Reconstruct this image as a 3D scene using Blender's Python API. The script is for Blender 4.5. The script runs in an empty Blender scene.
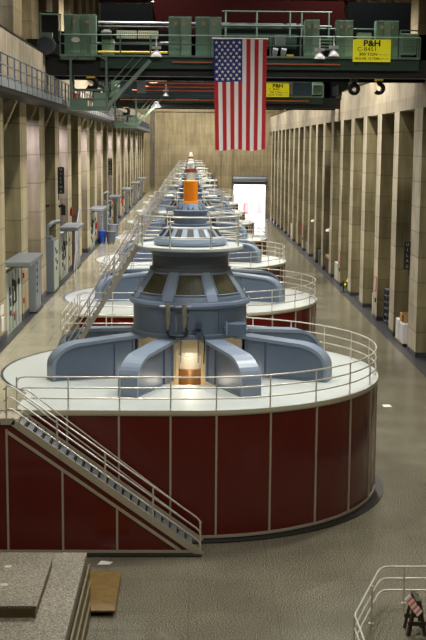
import bpy, bmesh, math, random
from mathutils import Vector, Matrix
random.seed(7)
PI = math.pi
scene = bpy.context.scene
COL = scene.collection
R, D1, S, H = 7.0, 44.12, 21.7, 4.28        # generator deck radius, first axis, spacing, deck height
XL, XR = -7.94, 13.6                        # faces of the side pillars
YEND = 210.0
PITCH = S / 3

# ------------------------------------------------------------------ materials
def new_mat(name):
    m = bpy.data.materials.new(name); m.use_nodes = True
    nt = m.node_tree
    return m, nt, nt.nodes['Principled BSDF']

def srgb(r, g, b):
    f = lambda c: (c / 255 / 12.92) if c / 255 <= 0.04045 else ((c / 255 + 0.055) / 1.055) ** 2.4
    return (f(r), f(g), f(b), 1)

def plain(name, col, rough=0.5, metal=0.0, var=0.12, scale=3.0, emit=None, estr=0, coat=0.0):
    m, nt, b = new_mat(name)
    n = nt.nodes.new('ShaderNodeTexNoise'); n.inputs['Scale'].default_value = scale; n.inputs['Detail'].default_value = 4
    tc = nt.nodes.new('ShaderNodeTexCoord'); nt.links.new(tc.outputs['Object'], n.inputs['Vector'])
    mx = nt.nodes.new('ShaderNodeMix'); mx.data_type = 'RGBA'
    mx.inputs[6].default_value = tuple(c * (1 - var) for c in col[:3]) + (1,)
    mx.inputs[7].default_value = tuple(min(1, c * (1 + var)) for c in col[:3]) + (1,)
    nt.links.new(n.outputs['Fac'], mx.inputs[0]); nt.links.new(mx.outputs[2], b.inputs['Base Color'])
    b.inputs['Roughness'].default_value = rough; b.inputs['Metallic'].default_value = metal
    if coat: b.inputs['Coat Weight'].default_value = coat
    if emit:
        b.inputs['Emission Color'].default_value = emit; b.inputs['Emission Strength'].default_value = estr
    return m

def concrete(name, c0, c1, lift=1.5, stain=0.35, rough=0.85):
    """board-marked concrete: pour lines, blotches, faint vertical streaks"""
    m, nt, b = new_mat(name)
    N, L = nt.nodes.new, nt.links.new
    g = N('ShaderNodeNewGeometry')
    n1 = N('ShaderNodeTexNoise'); n1.inputs['Scale'].default_value = 0.45; n1.inputs['Detail'].default_value = 6
    L(g.outputs['Position'], n1.inputs['Vector'])
    mp = N('ShaderNodeMapping'); mp.inputs['Scale'].default_value = (1.7, 1.7, 0.16); L(g.outputs['Position'], mp.inputs['Vector'])
    n2 = N('ShaderNodeTexNoise'); n2.inputs['Scale'].default_value = 1.6; n2.inputs['Detail'].default_value = 5; L(mp.outputs[0], n2.inputs['Vector'])
    ad = N('ShaderNodeMath'); ad.operation = 'ADD'; L(n1.outputs['Fac'], ad.inputs[0]); L(n2.outputs['Fac'], ad.inputs[1])
    rp = N('ShaderNodeMapRange'); rp.inputs[1].default_value = 0.72; rp.inputs[2].default_value = 1.3; L(ad.outputs[0], rp.inputs[0])
    mx = N('ShaderNodeMix'); mx.data_type = 'RGBA'; mx.inputs[6].default_value = c0; mx.inputs[7].default_value = c1
    L(rp.outputs[0], mx.inputs[0])
    # pour joints
    sx = N('ShaderNodeSeparateXYZ'); L(g.outputs['Position'], sx.inputs[0])
    d = N('ShaderNodeMath'); d.operation = 'DIVIDE'; d.inputs[1].default_value = lift; L(sx.outputs['Z'], d.inputs[0])
    fr = N('ShaderNodeMath'); fr.operation = 'FRACT'; L(d.outputs[0], fr.inputs[0])
    cp = N('ShaderNodeMath'); cp.operation = 'LESS_THAN'; cp.inputs[1].default_value = 0.045; L(fr.outputs[0], cp.inputs[0])
    # per-lift tint
    fl = N('ShaderNodeMath'); fl.operation = 'FLOOR'; L(d.outputs[0], fl.inputs[0])
    wn = N('ShaderNodeTexWhiteNoise'); wn.noise_dimensions = '1D'; L(fl.outputs[0], wn.inputs['W'])
    tm = N('ShaderNodeMath'); tm.operation = 'MULTIPLY_ADD'; tm.inputs[1].default_value = 0.22; tm.inputs[2].default_value = 0.86
    L(wn.outputs['Value'], tm.inputs[0])
    s2 = N('ShaderNodeMath'); s2.operation = 'MULTIPLY'; s2.inputs[1].default_value = stain; L(cp.outputs[0], s2.inputs[0])
    s3 = N('ShaderNodeMath'); s3.operation = 'SUBTRACT'; L(tm.outputs[0], s3.inputs[0]); L(s2.outputs[0], s3.inputs[1])
    vm = N('ShaderNodeVectorMath'); vm.operation = 'SCALE'; L(mx.outputs[2], vm.inputs[0]); L(s3.outputs[0], vm.inputs['Scale'])
    L(vm.outputs[0], b.inputs['Base Color'])
    b.inputs['Roughness'].default_value = rough
    bp = N('ShaderNodeBump'); bp.inputs['Strength'].default_value = 0.25; bp.inputs['Distance'].default_value = 0.02
    L(n2.outputs['Fac'], bp.inputs['Height']); L(bp.outputs[0], b.inputs['Normal'])
    return m

def terrazzo(name, c0, c1, c2, rough=0.22, scale=14, tile=0.0):
    m, nt, b = new_mat(name)
    N, L = nt.nodes.new, nt.links.new
    g = N('ShaderNodeNewGeometry')
    v = N('ShaderNodeTexNoise'); v.inputs['Scale'].default_value = scale; v.inputs['Detail'].default_value = 3; L(g.outputs['Position'], v.inputs['Vector'])
    cr = N('ShaderNodeValToRGB'); e = cr.color_ramp.elements
    e[0].position = 0.36; e[0].color = c0; e[1].position = 0.64; e[1].color = c2
    k = cr.color_ramp.elements.new(0.5); k.color = c1
    L(v.outputs['Fac'], cr.inputs[0])
    n = N('ShaderNodeTexNoise'); n.inputs['Scale'].default_value = 0.35; n.inputs['Detail'].default_value = 6; L(g.outputs['Position'], n.inputs['Vector'])
    mr = N('ShaderNodeMapRange'); mr.inputs[1].default_value = 0.3; mr.inputs[2].default_value = 0.7; mr.inputs[3].default_value = 0.8; mr.inputs[4].default_value = 1.12
    L(n.outputs['Fac'], mr.inputs[0])
    out = mr.outputs[0]
    if tile:
        br = N('ShaderNodeTexBrick'); br.offset = 0; br.inputs['Scale'].default_value = 1.0
        br.inputs['Brick Width'].default_value = tile; br.inputs['Row Height'].default_value = tile
        br.inputs['Mortar Size'].default_value = 0.02
        br.inputs['Color1'].default_value = (1, 1, 1, 1); br.inputs['Color2'].default_value = (.95, .95, .95, 1); br.inputs['Mortar'].default_value = (.84, .84, .84, 1)
        L(g.outputs['Position'], br.inputs['Vector'])
        mm = N('ShaderNodeMath'); mm.operation = 'MULTIPLY'; L(out, mm.inputs[0]); L(br.outputs['Color'], mm.inputs[1]); out = mm.outputs[0]
    vm = N('ShaderNodeVectorMath'); vm.operation = 'SCALE'; L(cr.outputs[0], vm.inputs[0]); L(out, vm.inputs['Scale'])
    L(vm.outputs[0], b.inputs['Base Color'])
    b.inputs['Roughness'].default_value = rough
    r2 = N('ShaderNodeMapRange'); r2.inputs[3].default_value = rough * 0.8; r2.inputs[4].default_value = rough * 1.5; L(n.outputs['Fac'], r2.inputs[0])
    L(r2.outputs[0], b.inputs['Roughness'])
    return m

M = {}
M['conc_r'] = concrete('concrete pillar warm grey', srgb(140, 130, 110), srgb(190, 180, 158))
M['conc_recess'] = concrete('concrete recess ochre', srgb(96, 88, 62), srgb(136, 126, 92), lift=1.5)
M['conc_beam'] = concrete('concrete beam grey', srgb(134, 122, 100), srgb(184, 172, 150), lift=3.1, stain=0.15)
M['conc_l'] = concrete('concrete pillar cream', srgb(142, 130, 100), srgb(190, 177, 142))
M['conc_r2'] = concrete('concrete upper wall brown', srgb(92, 80, 56), srgb(136, 122, 90))
M['conc_far'] = concrete('concrete end wall tan', srgb(124, 112, 84), srgb(158, 144, 112), lift=1.8, stain=0.12)
M['conc_dark'] = concrete('concrete dark brown', srgb(66, 58, 44), srgb(96, 86, 66))  # dark brown tone for the back wall and upper left infill
M['floor'] = terrazzo('terrazzo brown grey', srgb(62, 60, 48), srgb(102, 98, 82), srgb(150, 145, 126), 0.2, 28, 2.4)
M['floor_l'] = terrazzo('polished beige terrazzo', srgb(146, 140, 118), srgb(166, 160, 136), srgb(186, 180, 156), 0.12, 30, 1.2)
M['plat'] = terrazzo('terrazzo platform grey', srgb(68, 63, 51), srgb(116, 109, 93), srgb(168, 160, 142), 0.35, 30)
M['border'] = terrazzo('dark terrazzo border', srgb(36, 37, 40), srgb(50, 51, 55), srgb(72, 72, 76), 0.3, 12)
M['red'] = plain('dark red enamel panel', srgb(92, 17, 12), 0.22, 0, 0.08, 1.0, coat=0.3)
M['trim'] = plain('pale metal trim', srgb(186, 178, 158), 0.4, 0.3, 0.06)
M['lip'] = plain('cream painted deck edge', srgb(190, 184, 160), 0.5, 0, 0.06)
M['deck'] = plain('white painted deck', srgb(184, 190, 186), 0.42, 0, 0.05, 0.9)
M['rail'] = plain('satin aluminium rail', srgb(216, 212, 200), 0.35, 0.4, 0.05)
M['kick'] = plain('black plinth', srgb(34, 34, 36), 0.4, 0, 0.1)
M['blue'] = plain('blue grey machine paint', srgb(98, 112, 132), 0.36, 0.05, 0.07, 1.3)
M['bluelt'] = plain('pale blue grey paint', srgb(128, 143, 162), 0.36, 0.05, 0.05, 1.3)
M['bluedk'] = plain('deep blue grey paint', srgb(66, 78, 96), 0.42, 0.05, 0.08, 1.3)
M['column'] = plain('dark grey steel', srgb(82, 88, 98), 0.5, 0.1, 0.15, 2)
M['winglass'] = plain('dusty vent mesh', srgb(70, 68, 50), 0.25, 0.1, 0.4, 4)
M['slot'] = plain('dark slot', srgb(20, 24, 28), 0.5)
M['orange'] = plain('orange cap paint', srgb(246, 140, 22), 0.4, 0, 0.04)
M['whitecap'] = plain('white cap paint', srgb(226, 220, 208), 0.4, 0, 0.04)
M['rust'] = plain('rust red cap paint', srgb(150, 74, 54), 0.5, 0, 0.1)
M['cream'] = plain('cream inner housing', srgb(216, 196, 156), 0.6, 0, 0.08, 1.5)
M['copper'] = plain('polished copper ring', srgb(214, 172, 128), 0.3, 0.8, 0.05)
M['green'] = plain('crane green paint', srgb(98, 124, 108), 0.45, 0, 0.1, 0.7)
M['greenlt'] = plain('pale crane green paint', srgb(120, 142, 126), 0.45, 0, 0.08, 0.7)
M['greenfas'] = plain('fascia green', srgb(30, 62, 52), 0.5)
M['greendk'] = plain('deep crane green', srgb(20, 44, 38), 0.5, 0, 0.15, 0.6)
M['blackst'] = plain('black greased steel', srgb(12, 15, 15), 0.5, 0.2, 0.2)
M['steel'] = plain('bare steel pipe', srgb(150, 152, 156), 0.35, 0.7)
M['bluepipe'] = plain('crane blue steel', srgb(48, 74, 94), 0.5, 0.1)
M['opipe'] = plain('orange conductor bar', srgb(216, 104, 50), 0.5)
M['yellow'] = plain('safety yellow with glow', srgb(255, 248, 30), 0.5, 0, 0.03, emit=(.9, .8, .01, 1), estr=.22)  # weak emission brightens the painted yellow; no lamp in it
M['ypipe'] = plain('yellow hose', srgb(206, 170, 30), 0.5)
M['black'] = plain('black lettering', srgb(12, 12, 12), 0.6, 0, 0.05)
M['white'] = plain('white', srgb(232, 230, 224), 0.5, 0, 0.03)
M['offwhite'] = plain('plastic wrapped white', srgb(214, 212, 214), 0.35, 0, 0.08, 6)
M['tan'] = plain('cardboard tan', srgb(178, 140, 88), 0.8, 0, 0.1, 4)
M['wood'] = plain('raw timber', srgb(150, 118, 76), 0.8, 0, 0.15, 6)
M['dkwood'] = plain('dark timber', srgb(58, 50, 38), 0.8, 0, 0.2, 6)
M['brass'] = plain('worn brass plate', srgb(112, 88, 40), 0.45, 0.3, 0.6, 4)
M['brass2'] = plain('worn bronze edge', srgb(104, 94, 66), 0.5, 0.3, 0.3, 4)
M['grey'] = plain('grey enamel', srgb(116, 122, 126), 0.4, 0.05, 0.06)
M['greydk'] = plain('dark grey plastic', srgb(84, 90, 100), 0.5)
M['panelgreen'] = plain('pale green control panel', srgb(186, 196, 180), 0.4, 0, 0.05)
M['binblue'] = plain('blue plastic', srgb(30, 70, 170), 0.45)
M['valve'] = plain('grey bronze valve', srgb(140, 138, 126), 0.4, 0.3)
M['maroon'] = plain('dark maroon steel', srgb(34, 9, 9), 1.0)  # darkened so the steel above the crane reads unlit
M['unlit'] = plain('unlit black steel', srgb(9, 11, 12), 1.0)  # near-black colour in place of the shade behind the crane
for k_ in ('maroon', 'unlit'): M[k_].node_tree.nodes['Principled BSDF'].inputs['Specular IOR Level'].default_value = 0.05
M['paleredpaint'] = plain('pale red', srgb(236, 120, 120), 0.6)  # pinkish board stripes; on outside barriers the daylight glare is in the colour
M['redpaint'] = plain('signal red', srgb(200, 34, 26), 0.45)
M['flagred'] = plain('flag red cloth', srgb(186, 34, 38), 0.8, 0, 0.08, 8)
M['flagwhite'] = plain('flag white cloth', srgb(232, 230, 232), 0.8, 0, 0.03, 8)
M['flagblue'] = plain('flag blue cloth', srgb(38, 52, 124), 0.8, 0, 0.08, 8)
M['roof'] = plain('dark red roof steel', srgb(58, 24, 22), 0.7, 0, 0.2)
M['roofgreen'] = plain('dark green truss steel', srgb(34, 54, 48), 0.6)
M['bulb'] = plain('glowing lamp glass', srgb(255, 250, 235), 0.3, 0, 0, emit=(1, 0.95, 0.82, 1), estr=14)
M['window'] = plain('daylit window glass', srgb(220, 230, 250), 0.2, 0, 0, emit=(0.85, 0.9, 1, 1), estr=1.6)
M['purple'] = plain('muted purple board', srgb(150, 130, 176), 0.6)
M['extground'] = plain('sunlit concrete', srgb(225, 220, 222), 0.6, 0, 0.08, 0.5)

# ------------------------------------------------------------------ mesh helpers
class MB:
    def __init__(s): s.v = []; s.f = []; s.m = []; s.sm = []; s.mats = []
    def mi(s, mat):
        if mat is None: return 0
        if mat not in s.mats: s.mats.append(mat)
        return s.mats.index(mat)
    def add(s, vs, fs, mat=None, smooth=False):
        o = len(s.v); s.v += [tuple(v) for v in vs]; k = s.mi(mat)
        for f in fs: s.f.append(tuple(o + i for i in f)); s.m.append(k); s.sm.append(smooth)
        return s
    def box(s, x0, x1, y0, y1, z0, z1, mat=None):
        vs = [(x, y, z) for z in (z0, z1) for y in (y0, y1) for x in (x0, x1)]
        return s.add(vs, [(0, 2, 3, 1), (4, 5, 7, 6), (0, 1, 5, 4), (2, 6, 7, 3), (0, 4, 6, 2), (1, 3, 7, 5)], mat)
    def bar(s, a, b, w, h, mat=None, up=(0, 0, 1)):
        """rectangular bar from a to b, w across, h along up"""
        a = Vector(a); b = Vector(b); d = (b - a).normalized(); u = Vector(up)
        side = d.cross(u)
        if side.length < 1e-4: side = d.cross(Vector((0, 1, 0)))
        side.normalize(); u = side.cross(d).normalized()
        vs = []
        for p in (a, b):
            for i, j in ((-1, -1), (1, -1), (1, 1), (-1, 1)): vs.append(p + side * (i * w / 2) + u * (j * h / 2))
        return s.add(vs, [(3, 2, 1, 0), (4, 5, 6, 7), (0, 1, 5, 4), (1, 2, 6, 5), (2, 3, 7, 6), (3, 0, 4, 7)], mat)
    def tube(s, pts, r, mat=None, n=8, closed=False):
        pts = [Vector(p) for p in pts]; N = len(pts); rings = []
        prev = None
        for i, p in enumerate(pts):
            if closed: t = (pts[(i + 1) % N] - pts[i - 1])
            else: t = pts[min(i + 1, N - 1)] - pts[max(i - 1, 0)]
            t.normalize()
            ref = Vector((0, 0, 1)) if abs(t.z) < 0.9 else Vector((0, 1, 0))
            if prev is not None:
                u = prev - t * prev.dot(t)
                if u.length < 1e-4: u = ref.cross(t)
            else: u = ref.cross(t)
            u.normalize(); prev = u; w = t.cross(u)
            rings.append([p + (u * math.cos(2 * PI * k / n) + w * math.sin(2 * PI * k / n)) * r for k in range(n)])
        vs = [q for rg in rings for q in rg]; fs = []
        for i in range(N if closed else N - 1):
            j = (i + 1) % N
            for k in range(n):
                k2 = (k + 1) % n
                fs.append((i * n + k, i * n + k2, j * n + k2, j * n + k))
        s.add(vs, fs, mat, True)
        if not closed: s.add(rings[0], [tuple(range(n))[::-1]], mat); s.add(rings[-1], [tuple(range(n))], mat)
        return s
    def lathe(s, prof, n=48, mat=None, c=(0, 0), a0=0, a1=2 * PI, smooth=True):
        full = abs(a1 - a0 - 2 * PI) < 1e-6; m = n if full else n + 1
        for i in range(len(prof) - 1):      # separate bands keep hard profile edges
            vs = []
            for j in range(m):
                a = a0 + (a1 - a0) * j / n
                for (r, z) in (prof[i], prof[i + 1]): vs.append((c[0] + r * math.cos(a), c[1] + r * math.sin(a), z))
            fs = []
            for j in range(n):
                k = (j + 1) % m
                fs.append((2 * j, 2 * k, 2 * k + 1, 2 * j + 1))
            s.add(vs, fs, mat, smooth)
        return s
    def poly(s, pts, z0, z1, mat=None):
        """vertical prism from xy outline"""
        n = len(pts)
        vs = [(x, y, z0) for x, y in pts] + [(x, y, z1) for x, y in pts]
        return s.add(vs, [tuple(range(n))[::-1], tuple(range(n, 2 * n))] + [(i, (i + 1) % n, n + (i + 1) % n, n + i) for i in range(n)], mat)
    def build(s, name, mat=None, parent=None, bevel=0, loc=None):
        me = bpy.data.meshes.new(name); me.from_pydata(s.v, [], s.f)
        ms = s.mats if s.mats else [mat]
        for m in ms: me.materials.append(m)
        for p, k, sm in zip(me.polygons, s.m, s.sm): p.material_index = k; p.use_smooth = sm
        me.validate(); me.update()
        o = bpy.data.objects.new(name, me); COL.objects.link(o)
        if parent: o.parent = parent
        if loc: o.location = loc
        if bevel:
            b = o.modifiers.new('bevel', 'BEVEL'); b.width = bevel; b.segments = 2; b.limit_method = 'ANGLE'; b.angle_limit = 0.7
        return o

def tag(o, label=None, cat=None, group=None, kind=None):
    if label: o['label'] = label
    if cat: o['category'] = cat
    if group: o['group'] = group
    if kind: o['kind'] = kind
    return o
def thing(name, label, cat, loc=(0, 0, 0), group=None):
    o = bpy.data.objects.new(name, None); COL.objects.link(o); o.location = loc; o.empty_display_size = 0.3
    return tag(o, label, cat, group)
def struct(mb, name, mat=None): return tag(mb.build(name, mat), kind='structure')
def kids(o): return [c for c in list(bpy.data.objects) if c.parent == o]
def copy_tree(o, parent=None, tbl=None):
    if tbl is None:
        tbl = {}
        for c in list(bpy.data.objects):
            if c.parent: tbl.setdefault(c.parent.name, []).append(c)
    c = o.copy(); COL.objects.link(c)
    if parent: c.parent = parent
    for ch in tbl.get(o.name, []): copy_tree(ch, c, tbl)
    return c
ORD = ['first', 'second', 'third', 'fourth', 'fifth', 'sixth', 'seventh', 'eighth', 'ninth', 'tenth', 'eleventh', 'twelfth', 'thirteenth',
       'fourteenth', 'fifteenth', 'sixteenth', 'seventeenth', 'eighteenth', 'nineteenth', 'twentieth', 'twenty-first', 'twenty-second',
       'twenty-third', 'twenty-fourth', 'twenty-fifth', 'twenty-sixth', 'twenty-seventh', 'twenty-eighth']

def text_obj(name, s, size, mat, parent, loc, rot=(PI / 2, 0, 0), ext=0.005, bold=0.0, sx=1.0, align='CENTER'):
    cu = bpy.data.curves.new(name, 'FONT'); cu.body = s; cu.size = size; cu.extrude = ext; cu.offset = bold
    cu.align_x = align; cu.align_y = 'CENTER'
    t = bpy.data.objects.new('tmp_text', cu); COL.objects.link(t)
    bpy.context.view_layer.update()
    me = bpy.data.meshes.new_from_object(t.evaluated_get(bpy.context.evaluated_depsgraph_get()))
    bpy.data.objects.remove(t)
    me.materials.clear(); me.materials.append(mat)
    o = bpy.data.objects.new(name, me); COL.objects.link(o)
    o.parent = parent; o.location = loc; o.rotation_euler = rot; o.scale = (sx, 1, 1)
    return o

# ------------------------------------------------------------------ room shell
YB = -8.0
struct(MB().box(XL - 2.2, XR + 2.4, YB, YEND, -0.3, 0), 'floor', M['floor'])
# upper (left) floor at deck level; its edge follows the round decks
def arc(cx, cy, r, a0, a1, n): return [(cx + r * math.cos(a0 + (a1 - a0) * i / n), cy + r * math.sin(a0 + (a1 - a0) * i / n)) for i in range(n + 1)]
XE = -5.5
aL = math.acos(XE / R)                     # angle where the circle crosses the slab edge
pts = [(XL - 2.1, D1 - R)]
pts += [(XE, D1 - R)]
for k in range(8):
    cy = D1 + S * k
    pts += [(XE, cy - R)] if k else []
    pts += arc(0, cy, R + .01, 2 * PI - aL, PI / 2, 30)
    pts += [(XE, cy + R)]
pts += [(XE, YEND), (XL - 2.1, YEND)]
pts2 = [p for i, p in enumerate(pts) if i == 0 or (abs(p[0] - pts[i - 1][0]) + abs(p[1] - pts[i - 1][1])) > 1e-4]
me = MB(); me.poly(pts2, H - 0.35, H - 0.005)
fl = struct(me, 'floor', M['floor_l'])
bm = bmesh.new(); bm.from_mesh(fl.data); bmesh.ops.triangulate(bm, faces=[f for f in bm.faces if len(f.verts) > 4]); bm.to_mesh(fl.data); bm.free()
# wall below the upper floor
struct(MB().box(XL - 2.1, XE - .36, D1 - R + .02, D1 - R + .2, 0, H - .36), 'wall_mezzanine', M['bluedk'])
for k in range(8):
    y0 = D1 + S * k + R; y1 = min(D1 + S * (k + 1) - R, YEND)
    struct(MB().box(XE - .25, XE - .05, y0 + .4, y1 - .45, 0, H - .36), 'wall_mezzanine', M['grey'])
# dark floor borders along the pillars
struct(MB().box(XR - .55, XR + 2.3, YB, YEND, 0.0, 0.006), 'trim_1', M['border'])
struct(MB().box(XL - 1.9, XL + .35, D1 - R, YEND, H - .004, H + 0.004), 'trim_2', M['border'])

# side walls: recess back, crane beam, upper wall
ZLIN, ZB = 14.87, 17.4
w = MB()
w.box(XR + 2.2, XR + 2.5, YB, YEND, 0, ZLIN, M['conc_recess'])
w.box(XR, XR + 2.5, YB, YEND, ZLIN, ZB, M['conc_beam'])
w.box(XR + 3.4, XR + 3.7, YB, YEND, ZB, 28, M['conc_r'])
w.box(XR + 2.4, XR + 3.7, YB, YEND, ZB - .3, ZB, M['conc_beam'])
for i in range(-3, 20): w.box(XR + 2.0, XR + 3.45, 71.2 + PITCH * i - 1.4, 71.2 + PITCH * i + 1.4, ZB, 28, M['conc_r2'])
struct(w, 'wall_right')
w = MB()
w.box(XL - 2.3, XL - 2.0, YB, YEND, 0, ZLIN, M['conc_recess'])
w.box(XL - 2.3, XL, YB, YEND, ZLIN, ZB, M['conc_beam'])
w.box(XL - 2.4, XL - 2.2, YB, YEND, ZB, 28, M['conc_r2'])
for i in range(-5, 20): w.box(XL - 2.3, XL - 1.2, 70.4 + PITCH * i, 70.4 + PITCH * i + 3.2, ZB, 28, M['conc_r2'])
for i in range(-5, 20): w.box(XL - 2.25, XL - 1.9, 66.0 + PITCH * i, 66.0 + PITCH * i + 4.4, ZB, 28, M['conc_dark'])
struct(w, 'wall_left')
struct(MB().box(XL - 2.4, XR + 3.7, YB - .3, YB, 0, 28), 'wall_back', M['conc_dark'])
# end wall with door opening
DX0, DX1, DZ = 7.45, 13.1, 6.1
w = MB()
w.box(XL - 2.4, DX0, YEND, YEND + .6, 0, 28, M['conc_far']).box(DX1, XR + 3.7, YEND, YEND + .6, 0, 28, M['conc_far']).box(DX0, DX1, YEND, YEND + .6, DZ, 28, M['conc_far'])
w.box(5.35, 7.05, YEND - .5, YEND, 0, 24, M['conc_far'])
w.box(XL, XR, YEND - .2, YEND, 18.2, 18.6, M['conc_far'])
struct(w, 'wall_front')
w = MB(); w.box(XL - 2.4, XR + 3.7, YB, YEND + .6, 28, 28.3, M['roof'])
struct(w, 'ceiling')
w = MB()
for i in range(2, 20):
    y = 20 + i * 10.0
    w.box(XL - 1.1, XR + 2, y - .15, y + .15, 26.2, 26.6, M['roof']); w.box(XL - 1.1, XR + 2, y - .15, y + .15, 27.5, 28, M['roof'])
    for j in range(10):
        x = XL - 1 + j * 2.4; w.bar((x, y, 26.5), (x + 1.2, y, 27.6), .15, .15, M['roof']); w.bar((x + 1.2, y, 27.6), (x + 2.4, y, 26.5), .15, .15, M['roof'])
for x in (-4.5, 1.5, 7.5): w.box(x - .12, x + .12, 30, YEND, 26.6, 27, M['roof'])
struct(w, 'trim_3')
# door frame + roll housing
w = MB(); w.box(DX0 - .15, DX0 + .1, YEND - .12, YEND + .3, 0, DZ, M['steel']).box(DX1 - .1, DX1 + .15, YEND - .12, YEND + .3, 0, DZ, M['steel'])
struct(w, 'door_1')
t = thing('roller_shutter', 'grey rolled-up shutter drum above the bright end doorway', 'shutter', (0, 0, 0))
MB().tube([(DX0 - .1, YEND - .52, 6.75), (DX1 + .1, YEND - .52, 6.75)], .42, n=20).build('shutter_roll', M['grey'], t)
MB().box(DX0 - .2, DX1 + .2, YEND - .2, YEND - .02, 6.0, 7.3).build('housing', M['greydk'], t)
MB().box(DX0 + .1, DX1 - .1, YEND - .14, YEND - .04, 5.75, 6.05).build('bottom_bar', M['brass'], t)
# windows high on the left wall
for i in range(0, 3):
    y = 62.0 - PITCH * (i - 0)
    tag(MB().box(XL - 2.0, XL - 1.88, y, y + 1.6, 18.4, 23.0).build('window_%d' % (i + 1), M['window']), kind='structure')
struct(MB().box(XL - 1.2, XL + .02, YB, YEND, ZB, ZB + .08), 'trim_4', M['blackst'])
struct(MB().box(XR - .02, XR + 1.0, YB, YEND, ZB, ZB + .1), 'trim_5', M['blackst'])

# ------------------------------------------------------------------ pillars
def pillar(side, y0, y1, idx, z0):
    x0, x1 = ((XR, XR + 2.2) if side == 'right' else (XL - 2.0, XL))
    o = thing('concrete_pillar', '%s tall concrete pillar from the camera on the %s wall' % (ORD[idx], side), 'pillar', ((x0 + x1) / 2, (y0 + y1) / 2, z0),
              'concrete pillars of the %s wall' % side)
    hx, hy = (x1 - x0) / 2, (y1 - y0) / 2
    face = M['conc_r'] if side == 'right' else M['conc_l']
    sidem = M['conc_recess']  # darker copy of the face concrete; side shade sits in the colour
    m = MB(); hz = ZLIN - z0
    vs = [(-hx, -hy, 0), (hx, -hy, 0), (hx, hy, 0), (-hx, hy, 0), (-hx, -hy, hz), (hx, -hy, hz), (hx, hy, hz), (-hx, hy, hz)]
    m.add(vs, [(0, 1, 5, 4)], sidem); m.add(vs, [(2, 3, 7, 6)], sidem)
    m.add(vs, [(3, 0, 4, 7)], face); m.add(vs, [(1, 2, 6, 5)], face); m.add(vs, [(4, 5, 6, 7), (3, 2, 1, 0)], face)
    m.build('shaft', None, o)
    MB().box(-hx - .02 if side == 'right' else -hx, hx + (.02 if side == 'left' else 0), -hy - .02, hy + .02, 0, .32).build('base_trim', M['border'], o)
n = 0
for k in range(-3, 20):
    far = 73.7 + PITCH * k
    wd = 2.7 if k == 0 else 1.9
    if far > YEND - 1: break
    pillar('right', far - wd, far, n, 0.0); n += 1
n = 0; LP = []
for k in range(-2, 21):
    near = 56.4 + PITCH * k
    if near + 2.3 > YEND: break
    pillar('left', near, near + 2.3, n, H); LP.append(near); n += 1

# ------------------------------------------------------------------ gallery on the left wall
g = thing('gallery_walkway', 'steel walkway with dark railing running high along the left wall', 'walkway', (-7.45, 30, 14.5))
def L_(x, y, z): return (x + 7.45, y - 30, z - 14.5)
y0, y1 = 30, 205
m = MB(); m.box(*[v for v in (L_(XL, 0, 0)[0], L_(-6.95, 0, 0)[0])], 0, y1 - y0, 0.02, .2); m.build('walkway_slab', M['blackst'], g)
m = MB(); m.box(.5, .52, 0, y1 - y0, .2, .5); m.build('kick_plate', M['grey'], g)
for z in (15.1, 15.5, 15.9): MB().tube([(.51, 0, z - 14.5), (.51, y1 - y0, z - 14.5)], .03, n=6).build('rail', M['column'], g)
pm = MB().tube([(0, 0, .2), (0, 0, 1.4)], .035, n=6)
p0 = pm.build('post', M['column'], g); p0.location = (.51, 0.6, 0)
for i in range(1, 99):
    c = p0.copy(); COL.objects.link(c); c.location = (.51, .6 + i * 1.75, 0)

# ------------------------------------------------------------------ generator enclosure
def outer(a, r=R):
    """deck outline radius: round with a square front-left corner"""
    a = a % (2 * PI)
    if PI < a < 1.5 * PI:
        xe = -XE - (R - r); ye = r
        rr = min(xe / max(1e-6, -math.cos(a)), ye / max(1e-6, -math.sin(a)))
        if rr > r: return rr
    return r
angs = sorted(set([round(2 * PI * i / 112, 6) for i in range(112)] + [round(math.atan2(-R, XE) + 2 * PI, 6), round(2 * PI - aL, 6)]))
angs = [a for a in angs]
RP = 2.9        # pit radius
enc = thing('generator_enclosure', '', 'enclosure', (0, D1, 0), 'round dark red generator enclosures')
m = MB(); N = len(angs)
po = [(outer(a) * math.cos(a), outer(a) * math.sin(a)) for a in angs]
pi_ = [(RP * math.cos(a), RP * math.sin(a)) for a in angs]
for z0, z1 in ((H - .13, H),):
    vs = [(x, y, z1) for x, y in po] + [(x, y, z1) for x, y in pi_] + [(x, y, z0) for x, y in po] + [(x, y, z0) for x, y in pi_]
    fs = []
    for i in range(N):
        j = (i + 1) % N
        fs += [(i, j, N + j, N + i), (N + i, N + j, 3 * N + j, 3 * N + i), (2 * N + j, 2 * N + i, 3 * N + i, 3 * N + j)]
    m.add(vs, fs, M['deck'])
    m.add(vs, [(2 * N + i, 2 * N + (i + 1) % N, (i + 1) % N, i) for i in range(N)], M['lip'])
m.build('deck', None, enc)
def wallstrip(rad, z0, z1, mat, name, parent, inset=0):
    m = MB(); vs = []; rr = [outer(a, rad) for a in angs]
    for a, r in zip(angs, rr): vs += [(r * math.cos(a), r * math.sin(a), z0), (r * math.cos(a), r * math.sin(a), z1)]
    m.add(vs, [(2 * i, 2 * ((i + 1) % N), 2 * ((i + 1) % N) + 1, 2 * i + 1) for i in range(N)], mat)
    if inset: 
        vs = []
        for a, r in zip(angs, rr): vs += [(r * math.cos(a), r * math.sin(a), z1), ((r - inset) * math.cos(a), (r - inset) * math.sin(a), z1)]
        m.add(vs, [(2 * i, 2 * ((i + 1) % N), 2 * ((i + 1) % N) + 1, 2 * i + 1) for i in range(N)], mat)
    return m.build(name, None, parent)
wallstrip(R - .06, .1, H - .13, M['red'], 'wall_panels', enc)
wallstrip(R - .02, .07, .16, M['trim'], 'bottom_trim', enc, .05)
wallstrip(R - .02, H - .18, H - .13, M['trim'], 'top_trim', enc)
wallstrip(R + .3, 0.006, .04, M['kick'], 'plinth', enc, .45)
wallstrip(R - .1, 0.006, .12, M['kick'], 'kick_band', enc)
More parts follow.
